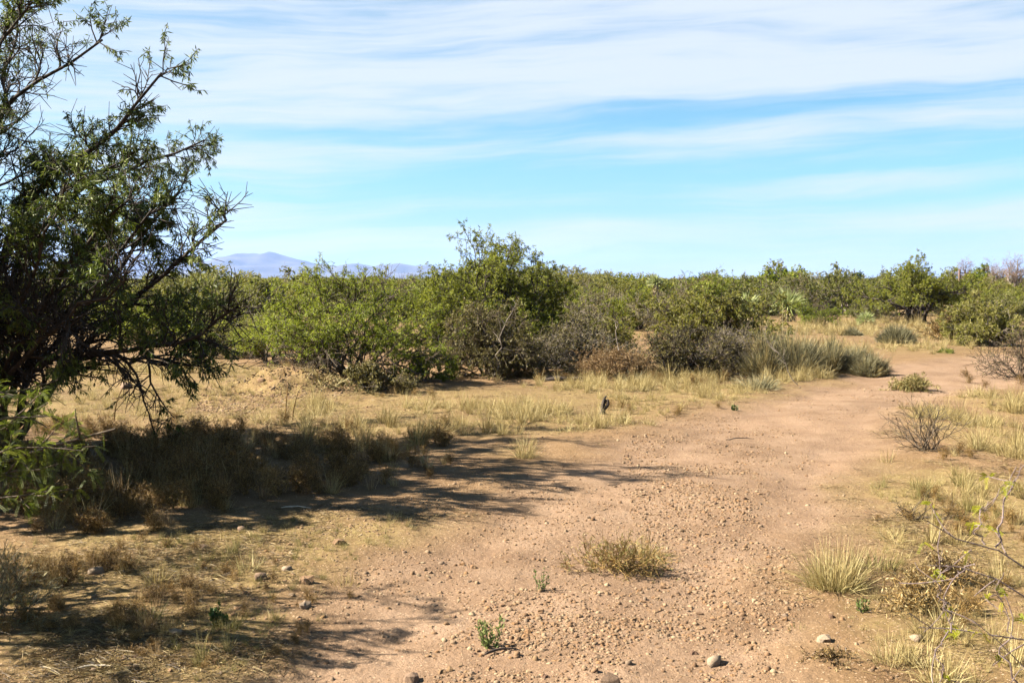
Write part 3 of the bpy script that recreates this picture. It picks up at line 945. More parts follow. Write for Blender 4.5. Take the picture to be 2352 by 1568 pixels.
    for pts, r in limbs:
        w = W(pts)
        if pts[0][1] > 900:
            w = [base + np.array([rng.uniform(-.55, .2), rng.uniform(-.3, .3), 0])] + w
        S.append(smooth_line(w, K, rng, .022)); SR.append(r * .5 * np.linspace(1, .16, K) ** 0.8)
    for pts, r in world_limbs:
        S.append(smooth_line([base + np.array([rng.uniform(-.2, .2), rng.uniform(-.2, .2), 0])] + [np.array(q) for q in pts], K, rng, .022)); SR.append(r * .8 * np.linspace(1, .14, K) ** 0.9)
    S, SR = np.array(S), np.array(SR)
    B2, R2 = kids(S, SR, 15, rng, .22, 1, .95, .62, 7, .05, .15, .6, .004, fall=.88)
    B3, R3 = kids(B2, R2, 6, rng, .12, 1, .30, .75, 4, .04, .22, .6, .0032)
    B4, R4 = kids(B3, R3, 4, rng, .2, 1, .20, .75, 2, .0, .24, .6, .0022)
    g = Geo()
    g.tubes(S, SR, 8).tubes(B2, R2, 5).tubes(B3, R3, 3).tubes(B4, R4, 3)
    c = Geo()
    def leafy(B):                              # leaves come in sprays with bare twigs between them
        q = B[:, 1]
        return vnoise(q[:, 0] * 2.3 + q[:, 1] * .9, q[:, 2] * 2.5 + 4) + .7 * vnoise(q[:, 1] * 2.2 + 8, q[:, 2] * 5 + q[:, 0] * 4) + 0 > -.08
    leaf_on(c, B4[leafy(B4)], 8.5, rng, .054, .0074, 1.2, down=.5)
    leaf_on(c, B3[leafy(B3)], 4.0, rng, .052, .0066, 1.2, down=.5, t0=.4)
    sunward = B4[B4[:, 1, 0] < -.47 * B4[:, 1, 1] - .15]      # unseen half: oversized extra leaves added to make the cast shadow solid
    leaf_on(c, sunward, 4, rng, .12, .036, 1.0, down=.45)
    # dense dark clump low on the crown
    f = (np.linalg.norm((B4[:, 1] - point_at(345, 470, 9.3)) / np.array([.42, 1.6, .32]), axis=1) < 1)
    leaf_on(c, B4[f], 26, rng, .065, .0078, 1.1, down=.6)
    e = thing('mesquite_tree', 'tall leaning mesquite tree with dark limbs rising out of the shaded weeds', 'tree', base, [])
    for nm, me in (('trunk', g.mesh('trunk', M['bark'], True)), ('crown', c.mesh('crown', M['leaf_shaded']))):
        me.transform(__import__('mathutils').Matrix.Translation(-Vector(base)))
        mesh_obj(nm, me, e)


big_mesquite()


def near_leaf(g, pos, d, rng, L=.075, pairs=11, lw=.0045, ll=.011):
    """a mesquite leaf close up: two pinnae with rows of leaflets"""
    a = np.clip(rng.normal(.5, .2), 0, 1)
    sd = norm(np.cross(d, rng.normal(size=3)))
    for q in (-.4, .4):
        ax = norm(d + sd * q)
        t = np.linspace(.12, 1, pairs)
        line = pos + ax * L * t[:, None] + np.array([0, 0, -1]) * (L * .35 * t[:, None] ** 2)
        nrm = norm(np.cross(ax, rng.normal(size=3)))
        for s in (-1, 1):
            ld = norm(np.cross(ax, nrm) * s + ax * .45)
            sv = norm(np.cross(ld, nrm)) * lw * .6
            g.add(np.stack([line, line + ld * ll * .5 - sv, line + ld * ll, line + ld * ll * .5 + sv], 1), np.arange(pairs * 4).reshape(-1, 4), a=np.full(pairs * 4, a))


def near_mesquite():
    """the second mesquite, just outside the frame on the left: it throws the shadow across the near ground and reaches a bough into view"""
    rng = np.random.default_rng(23)
    bx, by = -4.7, 5.15
    base = np.array([bx, by, float(height(bx, by)) - .06])
    S, SR = [], []
    K = 12
    P = lambda x, y, d: point_at(x, y, d)
    boughs = [
        ([base, base + [.5, 0, .5], base + [1.3, -.05, .78], P(-90, 1080, 4.95), P(-10, 1110, 4.9), P(70, 1075, 4.85), P(110, 1030, 4.8), P(170, 1010, 4.8), P(265, 985, 4.78)], .028),
        ([base, base + [.6, .1, .55], base + [1.5, 0, .85], P(-60, 1040, 5.0), P(20, 1010, 5.0), P(60, 960, 5.05), P(110, 925, 5.1)], .022),
        ([base + [1.3, -.05, .78], P(-80, 1000, 4.9), P(10, 960, 4.85), P(70, 945, 4.8), P(130, 955, 4.8)], .013),
        ([base + [1.3, -.05, .78], P(-90, 1150, 4.8), P(-10, 1160, 4.75), P(50, 1130, 4.7), P(120, 1125, 4.7)], .013),
        ([base + [1.5, 0, .85], P(-90, 930, 5.0), P(-20, 900, 5.0), P(30, 880, 5.0), P(80, 900, 5.0)], .012),
        ([base + [1.3, -.05, .78], P(-100, 1060, 4.7), P(0, 1050, 4.65), P(70, 1010, 4.6), P(190, 1035, 4.6)], .012),
        ([base + [1.3, -.05, .78], P(-60, 1110, 4.9), P(30, 1085, 4.8), P(90, 1070, 4.75), P(150, 1060, 4.7)], .014),
    ]
    for pts, r in boughs:
        S.append(smooth_line(pts, K, rng, .008)); SR.append(r * np.linspace(1, .16, K))
    for az, el, ln in ((0, 62, 2.6), (300, 58, 2.3), (60, 60, 2.2), (180, 50, 2.2), (240, 55, 2.2), (120, 55, 2.2), (330, 70, 2.7), (30, 72, 2.7), (200, 75, 2.6), (350, 48, 2.3), (10, 40, 1.8), (280, 45, 1.8)):
        d = np.array([math.cos(RAD(az)) * math.cos(RAD(el)), math.sin(RAD(az)) * math.cos(RAD(el)), math.sin(RAD(el))])
        S.append(smooth_line([base, base + d * ln * .5 + np.array([0, 0, .15]), base + d * ln], K, rng, .03)); SR.append(.05 * np.linspace(1, .14, K))
    S, SR = np.array(S), np.array(SR)
    g, c = Geo(), Geo()
    far_, farr = S[7:], SR[7:]
    B2, R2 = kids(far_, farr, 8, rng, .3, 1, .7, .7, 6, .04, .16, .6, .004)
    B3, R3 = kids(B2, R2, 5, rng, .2, 1, .4, .8, 4, .02, .2, .6, .003)
    N2, NR2 = kids(S[:7], SR[:7], 10, rng, .45, 1, .20, .8, 5, .06, .12, .7, .0022, fall=.3)
    g.tubes(S, SR, 7).tubes(B2, R2, 4).tubes(B3, R3, 3).tubes(N2, NR2, 4)
    leaf_on(c, B3, 7, rng, .08, .012, 1.0)
    for B, cnt in ((N2, 9), (S[:7, 6:], 12)):
        for tw in B:
            for _ in range(cnt):
                s = rng.uniform(.1, len(tw) - 1.01); i = int(s)
                p = tw[i] + (tw[i + 1] - tw[i]) * (s - i)
                near_leaf(c, p, norm(norm(tw[i + 1] - tw[i]) * .4 + rng.normal(size=3) * .8 + np.array([0, 0, -.25])), rng, .058, 11, .0034, .0085)
    e = thing('mesquite_tree', 'mesquite bough with fine feathery leaves and pale sunlit twigs reaching in above the weeds', 'tree', base, [])
    for nm, me in (('trunk', g.mesh('trunk', M['bark_brown'], True)), ('crown', c.mesh('crown', M['leaf']))):
        me.transform(__import__('mathutils').Matrix.Translation(-Vector(base)))
        mesh_obj(nm, me, e)


near_mesquite()

# ------------------------------------------------------------------ shrubs of the middle ground
def put(name, label, cat, px, py, parts, group=None, rz=0.0, scale=1.0, sink=.03):
    return thing(name, label, cat, on_ground(px, py, sink), parts, group, rz, scale)


# bright young mesquite on the dirt
put('mesquite_shrub', 'bright green vase-shaped mesquite with bare forked stems beside the rubble mound', 'shrub', 800, 878,
    woody(101, 1.35, 1.8, 18, 7, 6, 4, 8, .058, .0082, M['leaf_bright'], M['bark_brown'], low=10, r0=.035, per3=2, wig=.18, gap=.2, skirt=.36))
put('low_shrub', 'low dark green straggling shrub at the foot of the bright mesquite', 'shrub', 965, 872,
    woody(102, .6, .55, 10, 5, 4, 3, 5, .05, .013, M['leaf_bright'], M['bark_brown'], low=5, r0=.014, twig=.12))
put('low_shrub', 'dull olive weed mat spreading under the stems of the bright mesquite', 'shrub', 850, 900,
    woody(103, .75, .30, 12, 5, 4, 3, 5, .045, .012, M['leaf_brown'], M['bark_brown'], low=3, r0=.010, twig=.10, b=.5))
# the large dome
put('mesquite_tree', 'broad domed mesquite, tallest of the scrub, behind the grey thicket', 'tree', 1130, 828,
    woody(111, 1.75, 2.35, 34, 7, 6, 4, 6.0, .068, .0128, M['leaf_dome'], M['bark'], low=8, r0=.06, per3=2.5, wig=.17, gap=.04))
put('mesquite_shrub', 'small thin mesquite with two bare forked stems left of the bright one', 'shrub', 620, 832,
    woody(112, .85, .95, 9, 6, 5, 4, 7, .058, .0085, M['leaf_bright'], M['bark_brown'], low=22, r0=.03, skirt=.3))
put('mesquite_shrub', 'grey-green low mesquite showing under the big tree\'s longest bough', 'shrub', 530, 818,
    woody(113, 1.0, .75, 10, 6, 5, 4, 5, .07, .012, M['leaf_olive'], M['bark_grey'], low=10, r0=.02))
# grey brown thicket
GT = 'grey brown thicket in front of the domed mesquite'
put('thicket_shrub', 'greyish tangled thicket with a pale dead fork, directly before the domed mesquite', 'shrub', 1125, 862,
    woody(121, .85, 1.15, 16, 7, 6, 4, 4.2, .045, .011, M['leaf_brown'], M['bark_brown'], low=8, r0=.03, wig=.26), GT)
put('thicket_shrub', 'wide olive brown thicket above the tawny weed mound', 'shrub', 1330, 852,
    woody(122, 1.0, 1.05, 18, 7, 6, 4, 3.6, .045, .0095, M['leaf_brown'], M['bark_grey'], low=6, r0=.035, wig=.24), GT)
put('thicket_shrub', 'dark open thicket with black crooked limbs between tawny mound and grey brush', 'shrub', 1570, 858,
    woody(123, .85, .85, 13, 6, 6, 4, 3.2, .045, .010, M['leaf_brown'], M['bark'], low=6, r0=.045, wig=.28, gap=.3), GT)
put('thicket_shrub', 'purplish grey leafless thicket beside the pale grey brush', 'shrub', 1690, 852,
    woody(124, .58, .78, 16, 7, 6, 4, 1.5, .04, .010, M['leaf_brown'], M['bark_grey'], low=6, r0=.018, wig=.24), GT)
# bleached dead limbs standing in the thicket
def dead_limb(px, py, d, pts, r, label):
    b = point_at(px, py, d)
    rng = np.random.default_rng(int(px))
    S = np.array([smooth_line([np.array(p) for p in pts], 9, rng, .03)])
    B, BR = kids(S, r * np.linspace(1, .35, 9)[None], 8, rng, .3, 1, .32, .8, 5, .05, .15, .7, .003)
    r = r * .62
    g = Geo().tubes(S, r * np.linspace(1, .35, 9)[None], 6).tubes(B, BR * .7, 4)
    o = mesh_obj('dead_limb', g.mesh('dead_limb', M['bark_grey'], True), loc=b)
    tag(o, label, 'dead limb')


dead_limb(1150, 790, 17.6, [(-.1, 0, -.5), (-.05, 0, -.1), (.06, -.05, .25), (.10, -.05, .5), (.25, -.05, .66)], .022, 'bleached forked dead limb standing in the grey thicket')
dead_limb(1400, 740, 17.4, [(.15, 0, -.45), (.12, -.05, -.1), (.04, -.08, .22), (-.12, -.1, .36), (-.3, -.1, .4)], .016, 'pale arching dead limb over the olive brown thicket')
dead_limb(1790, 830, 16.4, [(.28, 0, -.35), (.05, 0, .05), (-.12, 0, .3), (-.25, 0, .48)], .012, 'straight pale stick leaning at the edge of the grey brush')

# tawny weed mounds
put('weed_mound', 'wide tawny dome of dry weeds at the foot of the thicket', 'weeds', 1415, 864, twig_tangle('weed_dome', 131, .82, .40, 90, M['weed_red'], 8, 5, .004, .34, .0, 4, M["weed_red"], 4.5, .035, .008, b=.5, rend=.0018))
put('weed_mound', 'small tawny dry weed mound in front of the grey thicket', 'weeds', 1145, 860, twig_tangle('weed_dome', 132, .28, .24, 26, M['weed_red'], 7, 5, .003, .34, .0, 4, M['weed_red'], 2.0, .025, .006, rend=.0016))
# grey brush row along the track
for k, (px, py, a, h, lab) in enumerate([(1755, 858, .42, .75, 'tall pale grey brush next to the purplish thicket'), (1830, 856, .48, .78, 'widest pale grey brush of the row by the track'),
                                        (1905, 850, .45, .66, 'grey-green brush in the middle of the trackside row'), (1960, 846, .36, .52, 'short grey-green brush in the trackside row'),
                                        (1995, 855, .34, .40, 'last low grey brush where the track bends')]):
    put('grey_brush', lab, 'brush', px, py, brush_parts('grey_brush', 140 + k, a, h * .9, 3000, M['sage'], .007, ragged=.7) + [('dry_stems', brush_parts('dry_stems', 240 + k, a * 1.05, h * .8, 1300, M['straw'], .006, ragged=.9)[0][1]),
        ('dark_base', brush_parts('dark_base', 340 + k, a * .95, h * .5, 900, M['weed'], .008)[0][1])], 'grey brush beside the track')
put('grey_brush', 'rounded sage clump standing in the golden clearing', 'brush', 2060, 788, brush_parts('grey_brush', 147, .55, .42, 2500, M['sage'], .012))
put('grey_brush', 'tiny sage tuft at the left of the golden clearing', 'brush', 1960, 772, brush_parts('grey_brush', 148, .3, .25, 900, M['sage'], .012))
put('grey_brush', 'thin silvery weed before the tawny dome', 'weeds', 1455, 874, brush_parts('grey_brush', 149, .35, .2, 240, M['sage'], .007))
put('grey_brush', 'wispy silver-grey weed low in front of the pale brush', 'weeds', 1740, 885, brush_parts('grey_brush', 150, .42, .28, 500, M['sage'], .006))

# yuccas
YG = 'yuccas standing in the scrub'
put('yucca', 'tall green yucca with a round spiky head at the edge of the golden clearing', 'yucca', 1810, 738, yucca_parts(161, .78, .62), YG)
put('yucca', 'pale silvery yucca head showing over the purplish thicket', 'yucca', 1712, 752, yucca_parts(162, .62, .62), YG)
put('yucca', 'distant yucca lifted on its trunk against the round dark tree', 'yucca', 1505, 726, yucca_parts(163, .42, 1.45), YG)
put('yucca', 'small green yucca beside the dark-trunked mesquite', 'yucca', 1988, 752, yucca_parts(164, .36, .25), YG)
put('yucca', 'little pale yucca deep in the belt right of the domed mesquite', 'yucca', 1456, 718, yucca_parts(165, .35, .7), YG)

# mesquite with the dark fork on the right
put('mesquite_tree', 'spreading mesquite with a thick black forked trunk behind the golden clearing', 'tree', 2105, 742,
    woody(171, 2.6, 2.05, 17, 7, 6, 4, 5.5, .085, .019, M['leaf_dome'], M['bark'], low=20, r0=.105, per3=2, trunk_h=.6, base=.35, wig=.15, gap=.18, skirt=.34))
put('mesquite_shrub', 'yellow-green mesquite with a grey crooked trunk at the right of the clearing', 'shrub', 2260, 792,
    woody(172, 1.1, 1.05, 14, 6, 6, 4, 5, .08, .018, M['leaf_olive'], M['bark_grey'], low=8, r0=.05, gap=.15))
put('bare_shrub', 'brown leafless shrub at the far right beside the track', 'shrub', 2345, 858,
    twig_tangle('bare_shrub', 173, .85, .9, 16, M['bark_brown'], 6, 5, .010, rend=.0025, leafmat=M['leaf_brown'], per=1.2, L=.04))
put('bare_shrub', 'dark grey twiggy clump under the forked mesquite', 'shrub', 2170, 778,
    twig_tangle('bare_shrub', 174, .9, .7, 14, M['weed'], 7, 6, .012, rend=.004))
put('mesquite_shrub', 'dense mesquite filling the left distance behind the leaning tree', 'shrub', 430, 770,
    woody(175, 2.0, 1.45, 14, 7, 6, 4, 4.5, .09, .021, M['leaf_olive'], M['bark'], low=8, r0=.06, gap=.1))

# ------------------------------------------------------------------ the scrub belt
def belt():
    rng = np.random.default_rng(5)
    mats = ['leaf_olive', 'leaf_dome', 'leaf_far', 'leaf_olive', 'leaf_dome', 'leaf_far', 'leaf_brown', 'leaf_bright']
    near_kinds = [woody(200 + k, 1.75, 1.42 + .12 * (k % 3), 13, 6, 5, 4, (5.5, 5, 5.5, 4.2, 5.8, 5.2, 2.0, 4.4)[k], .085, (.020, .018, .021, .018, .020, .022, .017, .017)[k], M[mats[k]], M['bark_grey'] if k in (2, 5, 6) else M['bark_brown'], low=8, r0=.05, gap=(.12, .3, .1, .34, .2, .12, .1, .3)[k], wig=.2) for k in range(8)]
    far_kinds = [woody(220 + k, 2.0, 1.45, 12, 6, 5, 4, 5, .14, .036, M[mats[k]], M['bark_brown'], low=8, r0=.06, pair=False, twig=.3, fine=False) for k in range(4)]
    placed = []
    clear = [(2060, 800, 290, 36), (830, 800, 330, 58), (2105, 755, 150, 32), (900, 860, 900, 50), (400, 860, 800, 52)]

    sights = [(1810, 64, 43), (1712, 55, 37), (1505, 26, 48), (2105, 115, 41), (1988, 30, 37)]

    def free(px, py):
        if any(abs(px - sx) < w and CAMZ * FPX / (py - HOR) < sd + .6 for sx, w, sd in sights):
            return False
        for cx, cy, rx, ry in clear:
            if ((px - cx) / rx) ** 2 + ((py - cy) / ry) ** 2 < 1:
                return False
        return True
    count = 0
    spots = []
    tries = 0
    while len(spots) < 235 and tries < 20000:
        tries += 1
        d = 19.5 + 110 * rng.random() ** 1.35
        px = rng.uniform(-120, 2470)
        py = HOR + CAMZ * FPX / d
        if not free(px, py):
            continue
        # the golden clearing and the track stay open
        x = (px - CX) / FPX * d
        if d < 24 and px > 700:
            continue
        if path_mask(np.array(x), np.array(d)) > 0 or (px > 1750 and d < 34 and rng.random() < .9):
            continue
        sep = 1.5 if d < 45 else 2.1
        if any((x - q[0]) ** 2 + (d - q[1]) ** 2 < sep ** 2 for q in spots):
            continue
        spots.append((x, d))
    spots.sort(key=lambda s: s[1])
    made = []
    for x, d in spots:
        near = d < 55
        kd = int(rng.integers(8 if near else 4))
        parts = (near_kinds if near else far_kinds)[kd]
        s = rng.uniform(.55, 1.35) * (0.82 if d < 30 else 0.95 if d < 45 else 1.08)
        px = CX + x / d * FPX
        if px > 2140 and d < 95:               # low enough for the far trees to show
            s *= .68
        where = [(250, 'seen through the leaning tree'), (600, 'left of the bright mesquite'), (950, 'behind the bright mesquite'), (1320, 'behind the domed mesquite'), (1520, 'behind the olive thicket'),
                 (1720, 'behind the dark open thicket'), (1900, 'around the tall yucca'), (2060, 'left of the forked mesquite'), (2200, 'behind the forked mesquite'), (9999, 'at the far right')]
        place = next(t for lim, t in where if px < lim)
        hue = (['olive', 'sunny', 'dull olive', 'thin olive', 'yellowish', 'greyish', 'nearly bare', 'light green'] if near else ['olive', 'green', 'dull olive', 'olive'])[kd]
        label = '%s %s mesquite shrub %s, %s' % ('low' if s < .62 else 'tall' if s > .8 else 'rounded', hue, place,
                 'front row' if d < 32 else 'middle row' if near else 'far back row' if d > 90 else 'back row')
        e = thing('mesquite_shrub', label, 'shrub', (x, d, float(height(x, d)) - .05), parts,
              'shrubs of the scrub belt' if near else 'far shrubs below the horizon', rng.random() * 6.28, (s * rng.uniform(.9, 1.25), s * rng.uniform(.9, 1.25), s * rng.uniform(.85, 1.12)))
        made.append((px, e))
    same = {}
    for px, e in sorted(made, key=lambda q: q[0]):
        same.setdefault(e['label'], []).append(e)
    words_ = ['first', 'second', 'third', 'fourth', 'fifth', 'sixth', 'seventh', 'eighth', 'ninth', 'tenth', 'eleventh', 'twelfth']
    for lab, es in same.items():
        if len(es) > 1:
            for k, e in enumerate(es):
                e['label'] = lab + ', %s from left' % words_[min(k, 11)]
    # the farthest scrub reads as one mass
    n = 2600
    d = 128 + 1100 * rng.random(n) ** 1.6
    x = rng.uniform(-.62, .62, n) * d
    pts = np.stack([x, d, np.full(n, -.1)], -1)
    s = rng.uniform(.6, 1.15, n)
    scatter('distant_scrub', pts, np.stack([np.zeros(n), np.zeros(n), rng.random(n) * 6.28], -1), np.stack([s * 1.5, s * 1.5, s * .95], -1), rng.integers(0, 4, n),
            [join_parts(p, k) for k, p in enumerate(far_kinds)], 'far-off belt of green scrub below the mountains', 'scrub')


def join_parts(parts, k):
    """trunk and crown as one mesh for the far mass"""
    ms = [m for _, m in parts]
    V, Q, A, mi, n = [], [], [], [], 0
    for i, m in enumerate(ms):
        v = np.empty(len(m.vertices) * 3, np.float32); m.vertices.foreach_get('co', v)
        q = np.empty(len(m.loops), np.int32); m.loops.foreach_get('vertex_index', q)
        a = np.empty(len(m.vertices), np.float32); m.attributes['rnd'].data.foreach_get('value', a)
        V.append(v.reshape(-1, 3)); Q.append(q.reshape(-1, 4) + n); A.append(a); mi.append(np.full(len(q) // 4, i)); n += len(m.vertices)
    me = new_mesh('scrub_piece', np.concatenate(V), np.concatenate(Q), None, ms[0].materials[0], False, {'rnd': np.concatenate(A)})
    me.materials.append(ms[1].materials[0])
    me.polygons.foreach_set('material_index', np.concatenate(mi).astype(np.int32))
    return me


belt()

# far trees standing above the belt
def far_tree(name, label, px, py_base, d, top, half, kind, seed):
    z = CAMZ - (py_base - HOR) * d / FPX
    h = (CAMZ + (HOR - top) * d / FPX) / 1.12
    a = half * d / FPX
    x = (px - CX) * d / FPX
    if kind == 'round':
        parts = woody(seed, a, h, 12, 6, 5, 3, 5.5, .45 * h / 6, .20 * h / 6, M['leaf_dark'], M['bark'], low=18, r0=.16, pair=False, trunk_h=h * .28, base=.1, twig=.35, fine=False)
    elif kind == 'bare':
        parts = woody(seed, a, h, 8, 6, 5, 4, 2.6, .20 * h / 8, .035 * h / 8, M['pink'], M['bark_grey'], low=40, r0=.14, pair=False, trunk_h=h * .25, base=.1, twig=.5, wig=.12)
    else:
        parts = woody(seed, a, h, 12, 6, 5, 3, 5.5, .42 * h / 6, .16 * h / 6, M['leaf_bright'], M['bark'], low=20, r0=.14, pair=False, trunk_h=h * .3, base=.1, twig=.35, fine=False)
    return thing(name, label, 'tree', (x, d, min(0, z) - .1), parts, 'far trees above the scrub')


far_tree('far_tree', 'round dark green tree with a flat top on the horizon', 1498, 655, 170, 630, 37, 'round', 301)
far_tree('far_tree', 'grey-green flat crowned tree on the horizon right of the round one', 1605, 660, 150, 627, 42, 'round', 302)
far_tree('far_tree', 'small dark tree breaking the skyline left of the forked mesquite', 1955, 668, 120, 617, 28, 'round', 303)
far_tree('far_tree', 'loose mesquite with a wispy top above the tall yucca', 1790, 690, 62, 594, 85, 'green', 304)
far_tree('far_tree', 'rounded bright green tree between the pole and the pink trees', 2252, 672, 110, 604, 32, 'green', 305)
far_tree('bare_tree', 'thin pale leafless tree just behind the pole', 2216, 672, 140, 580, 24, 'bare', 306)
far_tree('bare_tree', 'slender leafless tree left of the pole', 2184, 672, 140, 602, 12, 'bare', 307)
far_tree('bare_tree', 'tall pinkish leafless tree at the right edge', 2330, 676, 95, 570, 44, 'bare', 308)
far_tree('bare_tree', 'pinkish leafless tree beside the bright green tree', 2288, 676, 100, 584, 26, 'bare', 309)
far_tree('bare_tree', 'low reddish bare tree on the horizon left of the round tree', 1440, 655, 180, 637, 16, 'bare', 310)
far_tree('bare_tree', 'low pinkish bare tree on the horizon right of the flat crowned tree', 1548, 655, 180, 638, 20, 'bare', 311)


def utility_pole():
    d = 130.0
    x, zb = (2202 - CX) * d / FPX, -.1
    top = CAMZ + (HOR - 618) * d / FPX
    P = np.array([[(0, 0, -.5), (0, 0, top * .5), (0, 0, top - zb)]], float)
    e = thing('utility_pole', 'thin brown pole standing above the scrub', 'pole', (x, d, zb), [('shaft', Geo().tubes(P, np.array([[.17, .15, .12]]), 8).mesh('shaft', M['pole'], True))])
    A = np.array([[(-.1, 0, top - .35), (.4, 0, top - .33), (.9, 0, top - .35)]], float)
    mesh_obj('arm', Geo().tubes(A, np.array([[.06, .06, .05]]), 6).mesh('arm', M['pole'], True), e)


utility_pole()

# ------------------------------------------------------------------ foreground plants
put('tumbleweed_clump', 'sprawling half-green twiggy clump in the middle of the gravel track', 'weeds', 1425, 1292,
    twig_tangle('tumbleweed', 401, .44, .16, 30, M['weed'], 7, 5, .003, .24, .0, 2, M['straw_green'], 1.1, .03, .004, b=.26, rend=.0010))
put('grass_tuft', 'pale straw tuft caught behind the twiggy clump on the track', 'grass', 1480, 1262, [('blades', tuft_mesh('tuft', 402, 170, .2, .05, M['straw'], .004, .8, .7))])
put('green_weed', 'bright green upright herb standing alone on the track', 'plant', 1122, 1462, herb('herb', 411, 11, .155, .085, M['green_herb'], rows=34))
put('green_weed', 'thin pale green herb of a few stems on the track', 'plant', 1243, 1342, herb('herb', 412, 8, .155, .06, M['green_herb'], .016, .005, rows=20))
put('green_weed', 'dark green leafy herb among straw at the lower left', 'plant', 505, 1432, herb('herb', 413, 12, .12, .05, M['leaf_dark'], .024, .008, rows=40))
put('green_weed', 'small grey-green herb beside the brown twigs at the right', 'plant', 1985, 1392, herb('herb', 414, 8, .10, .05, M['green_herb'], .018, .006, rows=22))
put('green_weed', 'low green weed patch on the far bend of the track', 'plant', 2092, 884,
    twig_tangle('weed_patch', 415, .42, .20, 24, M['weed'], 6, 5, .004, .2, .03, 8, M['straw_green'], 3.0, .05, .010))
put('green_weed', 'tiny dark green sprout at the inner edge of the track', 'plant', 1687, 936, herb('herb', 416, 7, .08, .06, M['leaf_dark'], .03, .012, rows=16))
put('green_weed', 'small dark sprout where the grass meets the far track', 'plant', 2172, 812, brush_parts('sprout', 417, .2, .15, 400, M['leaf'], .012))
put('bare_shrub', 'leafless vase-shaped shrub beside the track', 'shrub', 2128, 1028,
    twig_tangle('bare_shrub', 421, .58, .50, 14, M['bark_brown'], 4, 3, .0065, .15, .05, 30, M['leaf_brown'], .3, .018, .005, rend=.0015))
put('bare_shrub', 'flattened reddish twigs sprawling below the leafless shrub', 'shrub', 2105, 1182,
    twig_tangle('bare_shrub', 422, .36, .17, 9, M['bark_brown'], 4, 3, .004, .16, .03, 8, M['leaf_brown'], .4, .02, .005, rend=.0012))
put('grass_clump', 'big golden grass clump at the edge of the track', 'grass', 1920, 1335,
    [('blades', tuft_mesh('clump', 431, 800, .28, .10, M['straw'], .0036, .75, .55)), ('green_blades', tuft_mesh('clump', 432, 240, .2, .13, M['straw_green'], .004, .9, .5))])
put('grass_clump', 'darker weedy end of the golden clump', 'grass', 2010, 1300, [('blades', tuft_mesh('clump', 433, 420, .16, .12, M['straw_green'], .0036, .95, .4))])
put('twig_mat', 'brown dry twig mat right of the golden clump', 'weeds', 2110, 1385,
    twig_tangle('twig_mat', 434, .34, .15, 22, M['weed'], 7, 5, .003, .24, 0, 3, M['litter'], 2.0, .025, .005, rend=.001))
put('twig_mat', 'dark brown dry weeds behind the brown twig mat', 'weeds', 2165, 1335,
    twig_tangle('twig_mat', 435, .30, .15, 18, M['weed'], 7, 5, .003, .24, 0, 3, M['litter'], 2.0, .025, .005, rend=.001))
put('grass_tuft', 'pale splayed tuft near the bottom right', 'grass', 2045, 1512, [('blades', tuft_mesh('tuft', 436, 260, .15, .05, M['straw'], .003, .9, .5))])
put('twig_mat', 'small brown twig mat beside the pale stone', 'weeds', 1915, 1500,
    twig_tangle('twig_mat', 437, .12, .07, 16, M['weed'], 6, 4, .002, .24, 0, 3, M['litter'], 2.0, .02, .004, rend=.0009))
for k, (px, py, h, n, lab) in enumerate([
        (360, 1335, .11, 120, 'small straw tuft between stones at the lower left'), (570, 1310, .13, 110, 'thin straw tuft above the dark green herb'),
        (790, 1335, .10, 90, 'pale tuft on bare dirt left of the track'), (890, 1055, .20, 260, 'pale tuft standing in the tree shadow'),
        (1205, 1045, .22, 300, 'bright straw tuft at the shadow tip'), (345, 1422, .12, 120, 'yellow-green tuft left of the dark green herb'),
        (2035, 1052, .16, 60, 'short upright tuft left below the leafless shrub'), (2250, 1025, .26, 260, 'straw tuft beside the leafless shrub'),
        (2330, 940, .30, 300, 'tall straw tuft at the right edge'), (2200, 1240, .14, 160, 'low tuft right of the flattened twigs'),
        (1830, 1425, .06, 90, 'flat tuft in front of the golden clump'), (720, 1350, .06, 50, 'few straw blades beside the rubble'),
        (1000, 1000, .24, 300, 'pale tuft at the upper rim of the tree shadow'), (1490, 975, .14, 120, 'small tuft below the burnt snag'),
        (520, 1445, .09, 130, 'straw around the dark green herb'), (2160, 1560, .16, 180, 'tuft at the very bottom right')]):
    put('grass_tuft', lab, 'grass', px, py, [('blades', tuft_mesh('tuft', 440 + k, n, h * 1.15, .03 + h * .15, M['straw_green'] if k in (5, 10, 14) else M['straw'], .0042, .62, .6))], 'single straw tufts')

